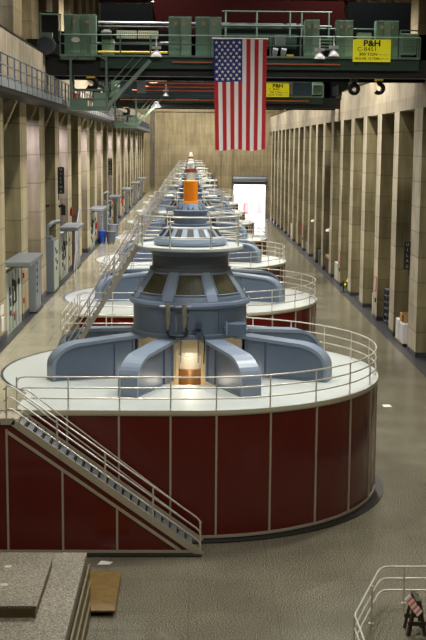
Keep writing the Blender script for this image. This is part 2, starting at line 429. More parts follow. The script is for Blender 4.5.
sx = [(-.6, -R + .05)] + [(-.6 - 1.64 * i, -R + .05) for i in range(1, 4)]
th = [math.radians(-90 + 7.1 + 15 * i) for i in range(0, 12)]
sp = [(x, y, 0) for x, y in sx] + [((R - .05) * math.cos(a), (R - .05) * math.sin(a), a + PI / 2) for a in th]
for x, y, a in sp:
    o = MB().box(-.03, .03, -.03, .02, .14, H - .17).build('panel_strip', M['trim'], enc); o.location = (x, y, 0); o.rotation_euler = (0, 0, a)
# pit under the machine
m = MB(); m.lathe([(RP, H - .01), (RP, 2.6), (.01, 2.6)], 48, M['cream']); m.build('pit_lining', None, enc)
m = MB(); vs = []
# painted dark ring around the deck, level with the floor on the left
m.lathe([(R - .12, H + .006), (R - .02, H + .006)], 64, M['border'], a0=math.radians(95), a1=math.radians(216)); m.build('deck_edge_line', None, enc)

# deck railing (own thing)
drl = thing('deck_railing', '', 'railing', (0, D1, H), 'railings around the generator decks')
r_ = R - .1
def rail_path(z, first):
    path = []
    if first: path += [(XE + .05, -r_, z - .15), (XE + .12, -r_, z - .04), (XE + .3, -r_, z)]
    else: path += [(XE + .1, -r_, z)]
    path += [(-3, -r_, z), (-.01, -r_, z)]
    path += [(r_ * math.cos(a), r_ * math.sin(a), z) for a in [math.radians(-90 + 180 * i / 60) for i in range(1, 61)]]
    path += [(-3, r_, z), (XE + .1, r_, z)]
    return path
for z in (.36, .7, 1.05): MB().tube(rail_path(z, True), .026, n=7).build('rail', M['rail'], drl)
psp = [(-.6 - 1.62 * i, -r_) for i in range(0, 3)] + [(XE + .04, -r_)] + [(r_ * math.cos(a), r_ * math.sin(a)) for a in th] + [(-.4 - 1.6 * i, r_) for i in range(0, 3)] + [(XE + .12, r_)]
m = MB().tube([(0, 0, 0), (0, 0, 1.04)], .026, n=7).lathe([(.06, .0), (.06, .02), (.02, .03)], 10)
q0 = None
for x, y in psp:
    if q0 is None: q0 = m.build('post', M['rail'], drl); o = q0
    else: o = q0.copy(); COL.objects.link(o)
    o.location = (x, y, 0)
# railing along the upper floor edge between two decks
med = thing('mezzanine_railing', '', 'railing', (XE, D1 + R, H), 'railings along the pits between the decks')
LG = S - 2 * R
for z in (.36, .7, 1.05): MB().tube([(-.05, .1, z), (-.05, LG - .1, z)], .026, n=7).build('rail', M['rail'], med)
for i in range(6):
    if i == 0: w0 = MB().tube([(0, 0, 0), (0, 0, 1.04)], .026, n=7).build('post', M['rail'], med); o = w0
    else: o = w0.copy(); COL.objects.link(o)
    o.location = (-.05, .12 + i * (LG - .24) / 5, 0)

# ------------------------------------------------------------------ generator machine
gen = thing('hydro_generator', '', 'generator', (0, D1, H), 'blue-grey generators down the hall')
def Z(z): return z - H
# housing with front opening
m = MB(); oa = math.radians(14)
A0, A1 = -PI / 2 + oa, -PI / 2 - oa + 2 * PI
m.lathe([(1.9, Z(3.0)), (1.9, Z(5.78))], 60, M['cream'], a0=A0, a1=A1)
m.lathe([(1.82, Z(5.78)), (1.82, Z(3.0))], 60, M['cream'], a0=A0, a1=A1)
m.lathe([(1.9, Z(5.25)), (1.9, Z(5.78))], 6, M['cream'], a0=A1 - 2 * PI, a1=A0)
for a in (A0, A1): m.bar((1.86 * math.cos(a), 1.86 * math.sin(a), Z(3.0)), (1.86 * math.cos(a), 1.86 * math.sin(a), Z(5.3)), .1, .1, M['cream'])
m.build('inner_housing', None, gen)
m = MB(); m.lathe([(.48, Z(2.7)), (.48, Z(4.1)), (.54, Z(4.12)), (.54, Z(4.36)), (.45, Z(4.38))], 40); m.build('copper_shaft', M['copper'], gen)
m = MB(); m.lathe([(.5, Z(4.38)), (.5, Z(4.8)), (.38, Z(4.85)), (.38, Z(5.75))], 40); m.build('shaft_sleeve', M['white'], gen)
for x in (-.32, .3): MB().tube([(x, -1.95, Z(4.9)), (x, -1.95, Z(5.7))], .02, n=6).build('riser_pipe', M['steel'], gen)
# drum
m = MB()
m.lathe([(.3, Z(5.76)), (2.2, Z(5.76)), (2.2, Z(5.88)), (2.1, Z(5.92)), (2.1, Z(6.84)), (2.22, Z(6.88)), (2.27, Z(6.96)), (2.22, Z(7.04)), (2.14, Z(7.08))], 72)
m.build('drum', M['blue'], gen)
m = MB(); m.tube([(2.14 * math.cos(a), 2.14 * math.sin(a), Z(5.9)) for a in [2 * PI * i / 60 for i in range(60)]], .035, n=6, closed=True); m.build('drum_bead', M['bluelt'], gen)
# cone with eight windows
cone = MB(); prof = [(2.12, Z(7.05)), (2.06, Z(7.2)), (1.98, Z(7.32)), (1.5, Z(8.0)), (1.44, Z(8.14))]
cone.lathe(prof, 72, M['blue']); cone_o = cone.build('cone_shroud', None, gen)
def on_cone(z, off=0.0):
    for (r0, z0), (r1, z1) in zip(prof, prof[1:]):
        if z0 <= z <= z1: return r0 + (r1 - r0) * (z - z0) / (z1 - z0) + off
    return prof[-1][0] + off
for k in range(8):
    a = -PI / 2 + k * PI / 4
    hw0, hw1 = .52, .38
    def P(z, h, off):
        r = on_cone(Z(z), off); t = math.asin(max(-1, min(1, h / r))); return (r * math.cos(a + t), r * math.sin(a + t), Z(z) + off * .6)
    m = MB(); vs = []; nn = 6
    for i in range(nn + 1): f = i / nn * 2 - 1; vs += [P(7.32, f * hw0, .012), P(7.98, f * hw1, .012)]
    m.add(vs, [(2 * i, 2 * i + 2, 2 * i + 3, 2 * i + 1) for i in range(nn)], M['winglass'])
    wn = m.build('window', None, gen)
    # frame
    m = MB()
    m.tube([P(7.3, f / 4 * hw0 * 1.05, .015) for f in range(-4, 5)], .03, n=6)
    m.tube([P(8.0, f / 4 * hw1 * 1.05, .015) for f in range(-4, 5)], .022, n=6)
    m.tube([P(7.3, -hw0 * 1.05, .03), P(8.0, -hw1 * 1.05, .03)], .02, n=6); m.tube([P(7.3, hw0 * 1.05, .03), P(8.0, hw1 * 1.05, .03)], .02, n=6)
    fr = m.build('window_frame', M['bluelt'], gen)
# broad ribs between windows
for k in range(8):
    a = -PI / 2 + PI / 8 + k * PI / 4; m = MB(); vs = []
    for i, z in enumerate([7.1, 7.33, 7.99, 8.12]):
        r = on_cone(Z(z), .035); w_ = .2 if z < 7.4 else .15
        t = w_ / r
        vs += [(r * math.cos(a - t), r * math.sin(a - t), Z(z)), (r * math.cos(a + t), r * math.sin(a + t), Z(z))]
    m.add(vs, [(0, 1, 3, 2), (2, 3, 5, 4), (4, 5, 7, 6)], M['bluelt']); m.build('rib', None, gen)
# column with rivets
m = MB(); m.lathe([(1.5, Z(8.08)), (1.5, Z(8.16)), (1.38, Z(8.18)), (1.38, Z(8.62)), (1.5, Z(8.78)), (1.62, Z(8.84))], 60)
m.build('column', M['column'], gen)
# ring platform
m = MB(); m.lathe([(.5, Z(8.82)), (1.92, Z(8.85)), (1.95, Z(8.86)), (1.95, Z(8.95)), (1.93, Z(8.97)), (1.2, Z(8.97))], 64, M['deck'])
m.build('ring_platform', None, gen)
# railing on ring
rr = 1.88
for z in (.38, .72, 1.1):
    a0, a1 = math.radians(-195), math.radians(118)
    MB().tube([(rr * math.cos(a), rr * math.sin(a), Z(8.97) + z) for a in [a0 + (a1 - a0) * i / 48 for i in range(49)]], .028, n=7).build('platform_rail', M['rail'], gen)
pz = MB().tube([(0, 0, 0), (0, 0, 1.1)], .03, n=7); q1 = None
for dg in (-195, -157.5, -112.5, -67.5, -22.5, 22.5, 67.5, 118):
    if q1 is None: q1 = pz.build('platform_post', M['rail'], gen); o = q1
    else: o = q1.copy(); COL.objects.link(o)
    a = math.radians(dg); o.location = (rr * math.cos(a), rr * math.sin(a), Z(8.97))
# exciter dome
m = MB()
m.lathe([(1.28, Z(8.97)), (1.34, Z(9.03)), (1.36, Z(9.12)), (1.3, Z(9.24)), (1.2, Z(9.3)), (.92, Z(9.62)), (.82, Z(9.66)), (.66, Z(9.67))], 60)
m.build('exciter_dome', M['bluelt'], gen)
for k in range(16):
    a = -PI / 2 + k * PI / 8; m = MB()
    def Q(f, h, off=.012):
        r = 1.19 - .25 * f + off; z = Z(9.31) + .29 * f + off; t = h / r
        return (r * math.cos(a + t), r * math.sin(a + t), z)
    m.add([Q(0, -.13), Q(0, .13), Q(1, .1), Q(1, -.1)], [(0, 1, 2, 3)], M['slot']); m.build('cooling_slot', None, gen)
m = MB(); m.lathe([(.72, Z(9.66)), (.72, Z(9.74)), (.62, Z(9.76)), (.62, Z(10.16)), (.66, Z(10.18)), (.66, Z(10.24)), (.6, Z(10.26)), (.44, Z(10.5)), (.01, Z(10.52))], 40)
m.build('pilot_exciter', M['blue'], gen)
for k in range(8):
    a = -PI / 2 + k * PI / 4; m = MB()
    def Q(f, h): r = .615 - .15 * f; z = Z(10.26) + .2 * f; t = h / r; return (r * math.cos(a + t), r * math.sin(a + t), z)
    m.add([Q(.1, -.13), Q(.1, .13), Q(.95, .1), Q(.95, -.1)], [(0, 1, 2, 3)], M['slot']); m.build('exciter_window', None, gen)
# arms
def arm_mesh():
    top = [(1.75, Z(5.75)), (2.3, Z(5.76)), (4.15, Z(5.62))]
    top += [(4.15 + 1.25 * math.sin(t), Z(5.62) - .85 * (1 - math.cos(t))) for t in [PI / 2 * i / 10 for i in range(1, 11)]]
    top += [(5.4, 0.0)]
    hw, th_ = .355, .12
    # inner offset
    inn = []
    for i, (r, z) in enumerate(top):
        a = top[max(i - 1, 0)]; b = top[min(i + 1, len(top) - 1)]
        tx, tz = b[0] - a[0], b[1] - a[1]; l = math.hypot(tx, tz); inn.append((r + tz / l * th_, z - tx / l * th_))
    inn[-1] = (5.4 - th_, 0.0)
    fl = MB(); vs = []
    for (r, z), (r2, z2) in zip(top, inn): vs += [(r, -hw, z), (r, hw, z), (r2, hw, z2), (r2, -hw, z2)]
    fs = []
    for i in range(len(top) - 1):
        for k in range(4):
            k2 = (k + 1) % 4; fs.append((4 * i + k, 4 * i + 4 + k, 4 * i + 4 + k2, 4 * i + k2))
    fs += [(0, 1, 2, 3), tuple(4 * (len(top) - 1) + k for k in (3, 2, 1, 0))]
    fl.add(vs, fs, M['bluelt'])
    wb = MB(); hv = .27
    n_ = len(inn); vs = []
    for (r, z) in inn: r = max(r, 2.3); vs += [(r, -hv, z), (r, hv, z), (r, -hv, 0.0), (r, hv, 0.0)]
    fs = []
    for i in range(n_ - 1):
        a = 4 * i; b = 4 * i + 4
        fs += [(a, a + 2, b + 2, b), (a + 1, b + 1, b + 3, a + 3)]
    fs += [(0, 1, 3, 2)]
    wb.add(vs, fs, M['blue']); wb.box(2.3, 5.3, -.33, .33, 0, .05, M['blue'])  # web coloured darker than the flange to carry its shade
    wb.box(3.0, 3.06, -.34, .34, 0.05, Z(5.55), M['blue']).box(2.3, 2.38, -.35, .35, 0.0, Z(5.62), M['blue'])
    return fl, wb
fl_, wb_ = arm_mesh(); aw = None
for k in range(8):
    a = -PI / 2 + PI / 8 + k * PI / 4
    if aw is None: aw = fl_.build('arm', None, gen); ab = wb_.build('arm_web', None, aw)
    else:
        n_ = aw.copy(); COL.objects.link(n_); b_ = ab.copy(); COL.objects.link(b_); b_.parent = n_; n_.rotation_euler = (0, 0, a); continue
    aw.rotation_euler = (0, 0, a)
# valves, hose, motor box on the drum front
def on_drum(px): return -math.sqrt(max(0, 2.1 ** 2 - px * px))
for x in (-.78, -.2):
    y = on_drum(x) - .1
    m = MB(); m.tube([(x, y, Z(6.1)), (x, y, Z(6.3))], .06, n=8).tube([(x, y, Z(6.3)), (x, y, Z(6.62))], .1, n=10).tube([(x, y, Z(6.62)), (x, y, Z(6.7))], .15, n=10).tube([(x, y - .12, Z(6.7)), (x, y - .12, Z(7.05))], .085, n=10)
    v = m.build('valve', M['valve'], gen)
    MB().tube([(x - .3, y - .1, Z(6.95)), (x + .25, y - .1, Z(6.97))], .03, n=6).build('valve_pipe', M['steel'], v)
ya = on_drum(-.78) - .12; yb = on_drum(-.2) - .12
MB().tube([(-.78, ya, Z(6.1)), (-.8, ya, Z(5.98)), (-.7, ya - .06, Z(5.88)), (-.3, yb - .1, Z(5.86)), (-.12, yb - .04, Z(5.95)), (-.1, yb, Z(6.08)), (-.2, yb, Z(6.2))], .035, n=8).build('hose', M['black'], gen)
MB().tube([(.1, -2.2, Z(6.08)), (.35, -2.2, Z(6.05)), (.5, -2.25, Z(5.9)), (.52, -2.3, Z(5.6)), (.5, -2.1, Z(4.9))], .022, n=6).build('cable', M['black'], gen)
m = MB(); m.tube([(-.48, -2.2, Z(6.05)), (-.48, -2.2, Z(6.6))], .04, n=8); m.build('gauge_tube', M['steel'], gen)
for z in (6.28, 5.98): MB().box(.2, .42, -2.28, -2.02, Z(z) - .09, Z(z) + .08).build('bracket', M['bluedk'], gen)
m = MB(); m.box(1.35, 2.0, -1.95, -1.3, Z(5.88), Z(6.3)).tube([(1.3, -2.0, Z(5.9)), (1.3, -2.0, Z(6.4))], .05, n=8).box(1.2, 1.34, -1.95, -1.8, Z(5.98), Z(6.2))
m.build('motor_box', M['blue'], gen, bevel=.06)
# door outline on drum
MB().tube([(1.02 * 1, on_drum(1.02) - .01, Z(5.95)), (1.02, on_drum(1.02) - .01, Z(6.8))], .012, n=5).build('seam', M['bluedk'], gen)

# cap variants
def cap(parent, kind):
    r = .26
    if kind == 0:
        MB().lathe([(.3, Z(10.5)), (.3, Z(10.54)), (r, Z(10.56)), (r, Z(11.3)), (r - .03, Z(11.33)), (.01, Z(11.34))], 32).build('top_cylinder', M['orange'], parent)
    elif kind == 1:
        m = MB(); m.lathe([(r, Z(10.52)), (r, Z(11.12))], 32, M['whitecap']); m.lathe([(r + .03, Z(11.12)), (r + .03, Z(11.32)), (.01, Z(11.36))], 32, M['rust']); m.build('top_cylinder', None, parent)
    elif kind == 2:
        m = MB(); m.lathe([(r, Z(10.52)), (r, Z(11.3)), (.14, Z(11.36)), (.01, Z(11.38))], 32, M['whitecap']); m.build('top_cylinder', None, parent)
    else:
        m = MB(); m.lathe([(r, Z(10.52)), (r, Z(10.75))], 32, M['rust']); m.lathe([(r, Z(10.75)), (r, Z(11.3)), (.01, Z(11.36))], 32, M['whitecap']); m.build('top_cylinder', None, parent)
    return
# platform stair: from ring down to the back left of the deck
def stair(name, A, B, width, nstep, parent_label, cat, grp, mats, rails=(.5, 1.05), stringer=.3, wall_side=True, tread_mat=None, open_=True):
    A = Vector(A); B = Vector(B)
    t = thing(name, parent_label, cat, (B.x, B.y, B.z), grp)
    d = A - B; hor = Vector((d.x, d.y, 0)); side = Vector((-hor.y, hor.x, 0)).normalized()
    for s in (-1, 1):
        o = side * (s * width / 2)
        MB().bar(o, o + d, .05, stringer, M['trim'], up=(0, 0, 1)).build('stringer', mats[0], t)
        for h in rails:
            MB().tube([o + Vector((0, 0, h)), o + d + Vector((0, 0, h))], .025, n=7).build('rail', mats[1], t)
        npst = max(2, int(d.length / 1.7))
        for i in range(npst + 1):
            p = o + d * (i / npst); MB().tube([p, p + Vector((0, 0, rails[-1]))], .024, n=6).build('post', mats[1], t)
    ang = math.atan2(hor.y, hor.x); run = hor.length / nstep; rise = d.z / nstep
    for i in range(nstep):
        o = MB().box(-run * .1, run * 1.0, -width / 2, width / 2, -.04, 0).box(-run * .1, -run * .1 + .015, -width / 2, width / 2, -.12, 0).build('tread', tread_mat or mats[0], t)
        o.location = (hor.normalized() * (run * i) + Vector((0, 0, rise * (i + 1)))); o.rotation_euler = (0, 0, ang)
    return t
st0 = stair('platform_stair', (-1.9, D1 + .5, 8.95), (-4.75, D1 + .5, H), .8, 20, '', 'stairs', 'stairs up to the generator platforms', (M['grey'], M['rail']), rails=(.36, .7, 1.05), stringer=.17)

NAMES = ['Nearest', 'Second', 'Third', 'Fourth', 'Fifth', 'Sixth', 'Seventh', 'Farthest']
CAPD = ['orange', 'white with rust band', 'plain white', 'white with rust base', 'white with rust band', 'plain white', 'white with rust base', 'plain white']
KIND = [0, 1, 2, 3, 1, 2, 3, 2]
sets = [(enc, gen, drl, st0, med)]
for k in range(1, 8):
    row = []
    for o in (enc, gen, drl, st0, med):
        if o is med and k == 7: row.append(None); continue
        c = copy_tree(o); c.location.y += S * k; row.append(c)
    sets.append(tuple(row))
for k, (e, g_, r1, s1, md) in enumerate(sets):
    cap(g_, KIND[k]); nm = NAMES[k]
    low = nm.lower() if k else 'nearest'
    tag(e, '%s round dark red panelled generator enclosure with white deck, counted from the camera' % low)
    tag(g_, '%s blue-grey generator with eight curved arms and %s top cylinder' % (low, CAPD[k]))
    tag(r1, 'three-bar metal railing around the deck of the %s generator' % low)
    tag(s1, 'stair climbing to the ring platform of the %s generator' % low)
    if md: tag(md, 'white railing by the gap behind the %s generator deck, upper floor edge' % low)

# ------------------------------------------------------------------ front staircase
T = Vector((-5.3, 36.5, H)); Bt = Vector((.35, 36.5, 0))
fs = thing('staircase', 'metal staircase with railings running down the front of the red enclosure', 'stairs', (.35, 36.5, 0))
def FL(x, y, z): return (x - .35, y - 36.5, z)
ns = 23; run = 5.65 / ns; rise = H / ns
for i in range(1, ns):
    x1 = .35 - run * i; z = rise * i
    m = MB(); m.box(x1 - .35 - run * 1.0, x1 - .35 - .0, -.7, .5, z - .04, z, M['grey']); m.box(x1 - .35 - run + .01, x1 - .35 - run + .04, -.7, .5, z, z + rise - .04, M['black']); m.build('tread', None, fs)
for y in (-.74, .55):
    m = MB(); m.bar((-5.74, y, 4.22), (.06, y, .0), .05, .22); m.box(-6.1, -5.68, y - .025, y + .025, 4.13, 4.33); m.build('stringer', M['trim'], fs)
# near handrails
def offs(z): return [(-5.62, -.74, H + z - .03), (-5.5, -.74, H + z - .06), (-.28, -.74, .22 + z), (0.0, -.74, z - .08)]
for z in (1.03, .68, .33):
    end = [(-.12, -.74, z + .19), (-.02, -.74, z + .08), (.0, -.74, z - .05)]
    MB().tube([(-6.0, -.74, H + z - .1), (-5.88, -.74, H + z + .02), (-5.74, -.74, H + z + .0)] + end, .026, n=8).build('handrail', M['rail'], fs)
MB().tube([(0.0, -.74, 1.05), (0.0, -.74, .05)], .028, n=8).build('end_post', M['rail'], fs)
for x in (-5.92, -4.39, -2.93, -1.46):
    zz = min(4.3, 4.3 + (x + 5.74) * -.735)
    MB().tube([(x, -.74, zz - .1), (x, -.74, zz + 1.0)], .028, n=8).build('post', M['rail'], fs)
for z in (.75,):
    MB().tube([(-5.55, .5, H + z), (-.1, .5, z + .05), (0.05, .5, z - .1)], .022, n=8).build('wall_handrail', M['rail'], fs)
MB().tube([(-5.55, .5, H + .4), (-.1, .5, .4 + .05), (0.05, .5, .3)], .022, n=8).build('wall_handrail', M['rail'], fs)
# under-stair side panel with trims
m = MB(); yy = -.72
m.add([(-6.2, yy, .1), (-.02, yy, .06), (-.02, yy, .12), (0, yy, 0.02), (-5.85, yy, H - .08), (-6.2, yy, H - .08)], [(0, 1, 4, 5)], M['red'])
m.build('side_panel', None, fs)
MB().bar((-5.9, yy - .02, 3.9), (-.62, yy - .02, .15), .03, .09, up=(0, 0, 1)).build('diagonal_trim', M['trim'], fs)
MB().box(-6.2, -.1, yy - .03, yy, .07, .16).build('bottom_trim', M['trim'], fs)
MB().box(-6.2, .05, yy - .2, yy + .1, 0.004, .05).build('kick_plate', M['kick'], fs)
for x, zt in ((-5.93, H - .3), (-4.24, 2.68), (-2.57, 1.5)): MB().box(x - .03, x + .03, yy - .025, yy, .12, zt).build('panel_strip', M['trim'], fs)
MB().box(-6.25, -5.6, -.55, .55, H - .12, H - .02).build('landing', M['trim'], fs)
# left flight mirrored, descending out of frame
lf = thing('staircase', 'second metal flight dropping away left from the stair landing at picture edge', 'stairs', (-9.4, 36.5, H - 2.6))
for y in (-.74, .53):
    MB().bar((0, y, .0), (3.5, y, 2.45), .05, .24).build('stringer', M['trim'], lf)
for z in (1.03, .68, .33): MB().tube([(.1, -.74, z), (3.52, -.74, 2.55 + z), (3.64, -.74, 2.52 + z)], .026, n=8).build('handrail', M['rail'], lf)
MB().tube([(3.55, -.74, 2.5), (3.55, -.74, 3.55)], .028, n=8).build('post', M['rail'], lf)
for i in range(13): MB().box(.27 * i, .27 * i + .28, -.5, .5, .19 * i + .02, .19 * i + .06).build('tread', M['trim'], lf)

# ------------------------------------------------------------------ foreground platform, box, plate, paper
p = thing('terrazzo_platform', 'raised grey terrazzo platform with stepped edge in the lower left corner', 'platform', (-4.5, 29, 0))
m = MB(); m.box(-3.4, 1.68, -7, 2.95, 0, 1.42); m.build('block', M['plat'], p, bevel=.01)
for i, (dx, z) in enumerate([(.05, 1.1), (.1, .74), (.15, .38)]):
    MB().box(1.72, 1.72 + dx, -7, 2.9 - .5 * i, 0 if i == 2 else z - .36, z).build('step_edge', M['brass2'], p)
b = thing('hatch_cover', 'low square concrete hatch cover on the terrazzo platform', 'hatch', (-4.6, 29.1, 1.42))
m = MB(); m.box(-2.4, .98, -1.8, 1.75, .24, .3, M['plat']); m.box(-2.35, .95, -1.78, 1.72, 0, .24, M['brass2']); m.build('cover', None, b)
for x, y in ((-.1, .9), (.0, -.4), (-.7, .6)): MB().lathe([(.1, .305), (.01, .306)], 16, M['lip'], c=(x, y)).build('lifting_plug', None, b)
br = MB().box(-.55, .55, -1.5, 1.5, 0, .06); o = br.build('brass_plate', M['brass'], bevel=.01); o.location = (-2.53, 32.35, .12); tag(o, 'tarnished brass-coloured plate lying on the floor beside the platform', 'plate')
sk = MB().box(-.5, .5, -.05, .05, 0, .115).box(-.5, .5, -2.5, -2.4, 0, .115); o = sk.build('timber_bearer', M['dkwood']); o.location = (-2.53, 33.6, 0.003); tag(o, 'dark timber bearers under the brass plate', 'timber')
o = MB().add([(-.22, -.12, .0), (.16, -.16, .02), (.24, .12, .0), (-.12, .14, .03)], [(0, 1, 2, 3)]).build('paper_sheet', M['white']); o.location = (-2.55, 35.0, .012); o.modifiers.new('s', 'SOLIDIFY').thickness = .006; tag(o, 'crumpled white paper sheet on the dark floor near the brass plate', 'paper')
o = MB().add([(-.14, -.2, .0), (.14, -.16, .01), (.1, .2, .0), (-.14, .14, .01)], [(0, 1, 2, 3)]).build('paper_sheet', M['white']); o.location = (9.69, 57.4, .012); o.scale = (1.5, 1.5, 1); o.modifiers.new('s', 'SOLIDIFY').thickness = .006; tag(o, 'small white paper scrap on the right aisle floor beside the enclosure', 'paper')

# ------------------------------------------------------------------ stairwell railing bottom right + sawhorse
sr = thing('guard_railing', 'three-bar metal guard railing with rounded corner at lower right', 'railing', (5.3, 31.6, 0))
for z in (.38, .72, 1.06):
    MB().tube([(-1.13, -6.3, z), (-1.16, -3.3, z), (-1.12, -3.1, z), (-.1, -.15, z), (.0, .06, z), (.12, .2, z), (.3, .24, z), (3.2, .24, z)], .028, n=8).build('rail', M['rail'], sr)
for x, y in ((-.42, -1.2), (.7, .24), (-1.16, -3.2), (2.2, .24), (-1.13, -5)): 
    MB().tube([(x, y, 0), (x, y, 1.05)], .03, n=8).lathe([(.07, 0), (.07, .02), (.03, .03)], 12, c=(x, y)).build('post', M['rail'], sr)
sh = thing('sawhorse', 'small dark timber sawhorse with a striped board inside the railing', 'sawhorse', (5.95, 29.9, 0))
for x0, x1, y in ((-.22, -.05, -.3), (.22, .05, -.3), (-.22, -.05, .25), (.22, .05, .25)):
    MB().bar((x0, y, 0), (x1, y * .8, .95), .09, .08).build('leg', M['dkwood'], sh)
MB().box(-.06, .06, -.4, .35, .86, .98).build('top_beam', M['dkwood'], sh)
for y in (-.3, .25): MB().box(-.24, .24, y - .03, y + .03, .28, .38).build('cross_brace', M['dkwood'], sh)
m = MB()
for q in range(9):
    f0, f1 = q / 9, (q + 1) / 9
    m.bar((-.3 + .34 * f0, -.42, 1.1 - .46 * f0), (-.3 + .34 * f1, -.42, 1.1 - .46 * f1), .2, .03, M['white'] if q % 2 == 0 else M['paleredpaint'], up=(0, -.8, .6))
m.build('striped_board', None, sh)

# ------------------------------------------------------------------ bridge crane
def CX(px): return (px - 190.9) * .054
def CZ(px, py): return 17.42 + (55 - py) * .0534 + (px - 190) * .0004
CY = 66.0
crane = thing('bridge_crane', 'near green overhead bridge crane with cabinets, railing and yellow sign', 'crane', (0, CY, 17.4))
def lx(px): return CX(px)
def lz(py, px=190): return (55 - py) * .0534 + (px - 190) * .0004
X0, X1 = lx(60), lx(420)
MB().box(X0, X1, 0, 1.2, -.12, -.02).build('walkway', M['greenlt'], crane)
MB().box(lx(100), X1, .25, .45, -.72, -.12).build('fascia_girder', M['greenfas'], crane)
MB().box(XL - .5, XR + 1.6, .6, 1.5, -1.1, -.13).build('main_girder', M['blackst'], crane)
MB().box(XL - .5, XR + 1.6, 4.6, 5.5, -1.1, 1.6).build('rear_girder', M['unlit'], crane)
MB().box(lx(60), lx(60) + 1.9, .1, .3, -.3, -.02).build('walkway_edge', M['green'], crane)
MB().box(lx(172), lx(212), -.05, .02, lz(62.6), lz(61.6)).build('conductor_bar', M['opipe'], crane)
MB().box(lx(255), lx(340), -.05, .02, lz(63.6), lz(62.6)).build('conductor_bar', M['opipe'], crane)
for z in (1.02, .55): MB().tube([(X0, .05, z), (X1, .05, z)], .035, n=6).build('rail', M['green'], crane)
for i in range(13):
    px = 60 + 30 * i; MB().tube([(lx(px), .05, -.1), (lx(px), .05, 1.02)], .045, n=6).build('post', M['green'], crane)
def cabinet(px0, px1, py0, py1, div):
    z0, z1 = max(0, lz(py1)), lz(py0); x0, x1 = lx(px0), lx(px1)
    c = MB().box(x0, x1, .7, 1.4, z0 - .02, z1).build('cabinet', M['green'], crane, bevel=.01)
    for i in range(div):
        a = x0 + (x1 - x0) * i / div; b_ = x0 + (x1 - x0) * (i + 1) / div
        d = MB().box(a + .03, b_ - .03, .66, .72, z0 + .05, z1 - .06).build('door', M['greenlt' if i % 2 else 'green'], c)
    for fx in (.3, .72):
        MB().box(x0 + (x1 - x0) * fx - .07, x0 + (x1 - x0) * fx + .07, .62, .655, z1 - .45, z1 - .3, M['tan']).build('door_label', None, c)
    return c
c1 = cabinet(63, 95, 15, 54.5, 4); cabinet(168, 191, 16, 55, 2); cabinet(195, 221, 16, 55, 2); cabinet(305, 320, 18, 56, 2); cabinet(337, 354, 18, 57, 2); cabinet(377, 400, 18, 58, 3)
m = MB(); m.lathe([(.24, 0), (.01, 0)], 20); ov = m.build('oval_notice', M['white'], c1); ov.rotation_euler = (PI / 2, 0, 0); ov.scale = (1, .55, 1); ov.location = (lx(74.5), .645, lz(40))
# vent unit right end
v = MB().box(lx(402), lx(418), .5, 1.3, lz(52), lz(31)).build('vent_unit', M['greenlt'], crane, bevel=.02)
m = MB()
for i in range(8): z = lz(50) + i * .12; m.box(lx(403.5), lx(416.5), .46, .49, z, z + .06, M['green'])
m.build('louver', None, v)
m = MB()
for x in (lx(401), lx(419)): m.bar((x, .4, -.05), (x, .4, lz(28)), .07, .07)
m.bar((lx(401), .4, lz(28)), (lx(419), .4, lz(28)), .07, .07); m.build('vent_frame', M['green'], crane)
MB().box(lx(359), lx(373), .8, 1.4, lz(38), lz(30)).build('vent_box', M['greenlt'], crane)
for a, b_ in ((115, 135), (136.5, 157)):
    vb = MB().box(lx(a), lx(b_), 1.3, 1.6, lz(37), lz(29.3)).build('louver_panel', M['lip'], crane)
    m = MB()
    for i in range(9): x = lx(a) + .06 + i * .115; m.box(x, x + .05, 1.27, 1.3, lz(36), lz(30.3), M['greenlt'])
    m.build('louver_slats', None, vb)
MB().tube([(lx(95), 2.2, lz(20)), (lx(305), 2.2, lz(20.5))], .09, n=10).build('drive_shaft', M['steel'], crane)
MB().tube([(lx(95), 2.2, lz(24)), (lx(400), 2.2, lz(24.5))], .07, n=10).build('drive_shaft', M['greendk'], crane)
MB().tube([(lx(97), .45, lz(52.2)), (lx(167), .45, lz(52.2))], .06, n=10).build('yellow_hose', M['ypipe'], crane)
MB().tube([(lx(90), 1.5, lz(42)), (lx(168), 1.5, lz(41))], .06, n=8).build('pipe', M['steel'], crane)
m = MB(); m.box(lx(100), lx(112), 1.3, 2, lz(54), lz(38), M['greenlt']); m.tube([(lx(100), 1.2, lz(34)), (lx(110), 1.2, lz(34))], .26, M['blackst'], 14); m.box(lx(102), lx(108), 1.0, 1.6, lz(31), lz(29), M['white']); m.build('hoist_motor', None, crane)
m = MB(); m.box(lx(276), lx(286), .8, 1.2, lz(44), lz(33)); m.build('junction_box', M['grey'], crane)
for px in (273, 281.5): MB().tube([(lx(px), .7, lz(49)), (lx(px + 5), .7, lz(50))], .17, n=12).box(lx(px), lx(px + 4), .6, .8, 0, lz(52)).build('pump_motor', M['grey'], crane)
MB().box(lx(287), lx(294), .6, .7, lz(55), lz(52.6)).build('yellow_tag', M['ypipe'], crane)
for i in range(5): MB().box(lx(322), lx(335), 1.2, 1.5, lz(34 + i * 3.2), lz(32.6 + i * 3.2)).build('resistor_bank', M['greenlt' if i % 2 else 'green'], crane)
MB().box(lx(225), lx(300), 2.6, 2.9, lz(44), lz(29)).build('trolley_frame', M['greendk'], crane)
MB().box(lx(96), lx(168), 3.2, 3.4, lz(54), lz(26)).build('back_screen', M['unlit'], crane)  # near-black sheets stand in for the shade behind the walkway
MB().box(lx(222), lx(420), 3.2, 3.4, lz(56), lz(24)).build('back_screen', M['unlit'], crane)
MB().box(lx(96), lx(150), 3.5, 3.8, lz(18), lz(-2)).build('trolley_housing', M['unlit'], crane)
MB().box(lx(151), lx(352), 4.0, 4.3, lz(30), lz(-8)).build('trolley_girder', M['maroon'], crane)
MB().box(lx(355), lx(421), 3.5, 3.8, lz(30), lz(-6)).build('trolley_housing', M['unlit'], crane)
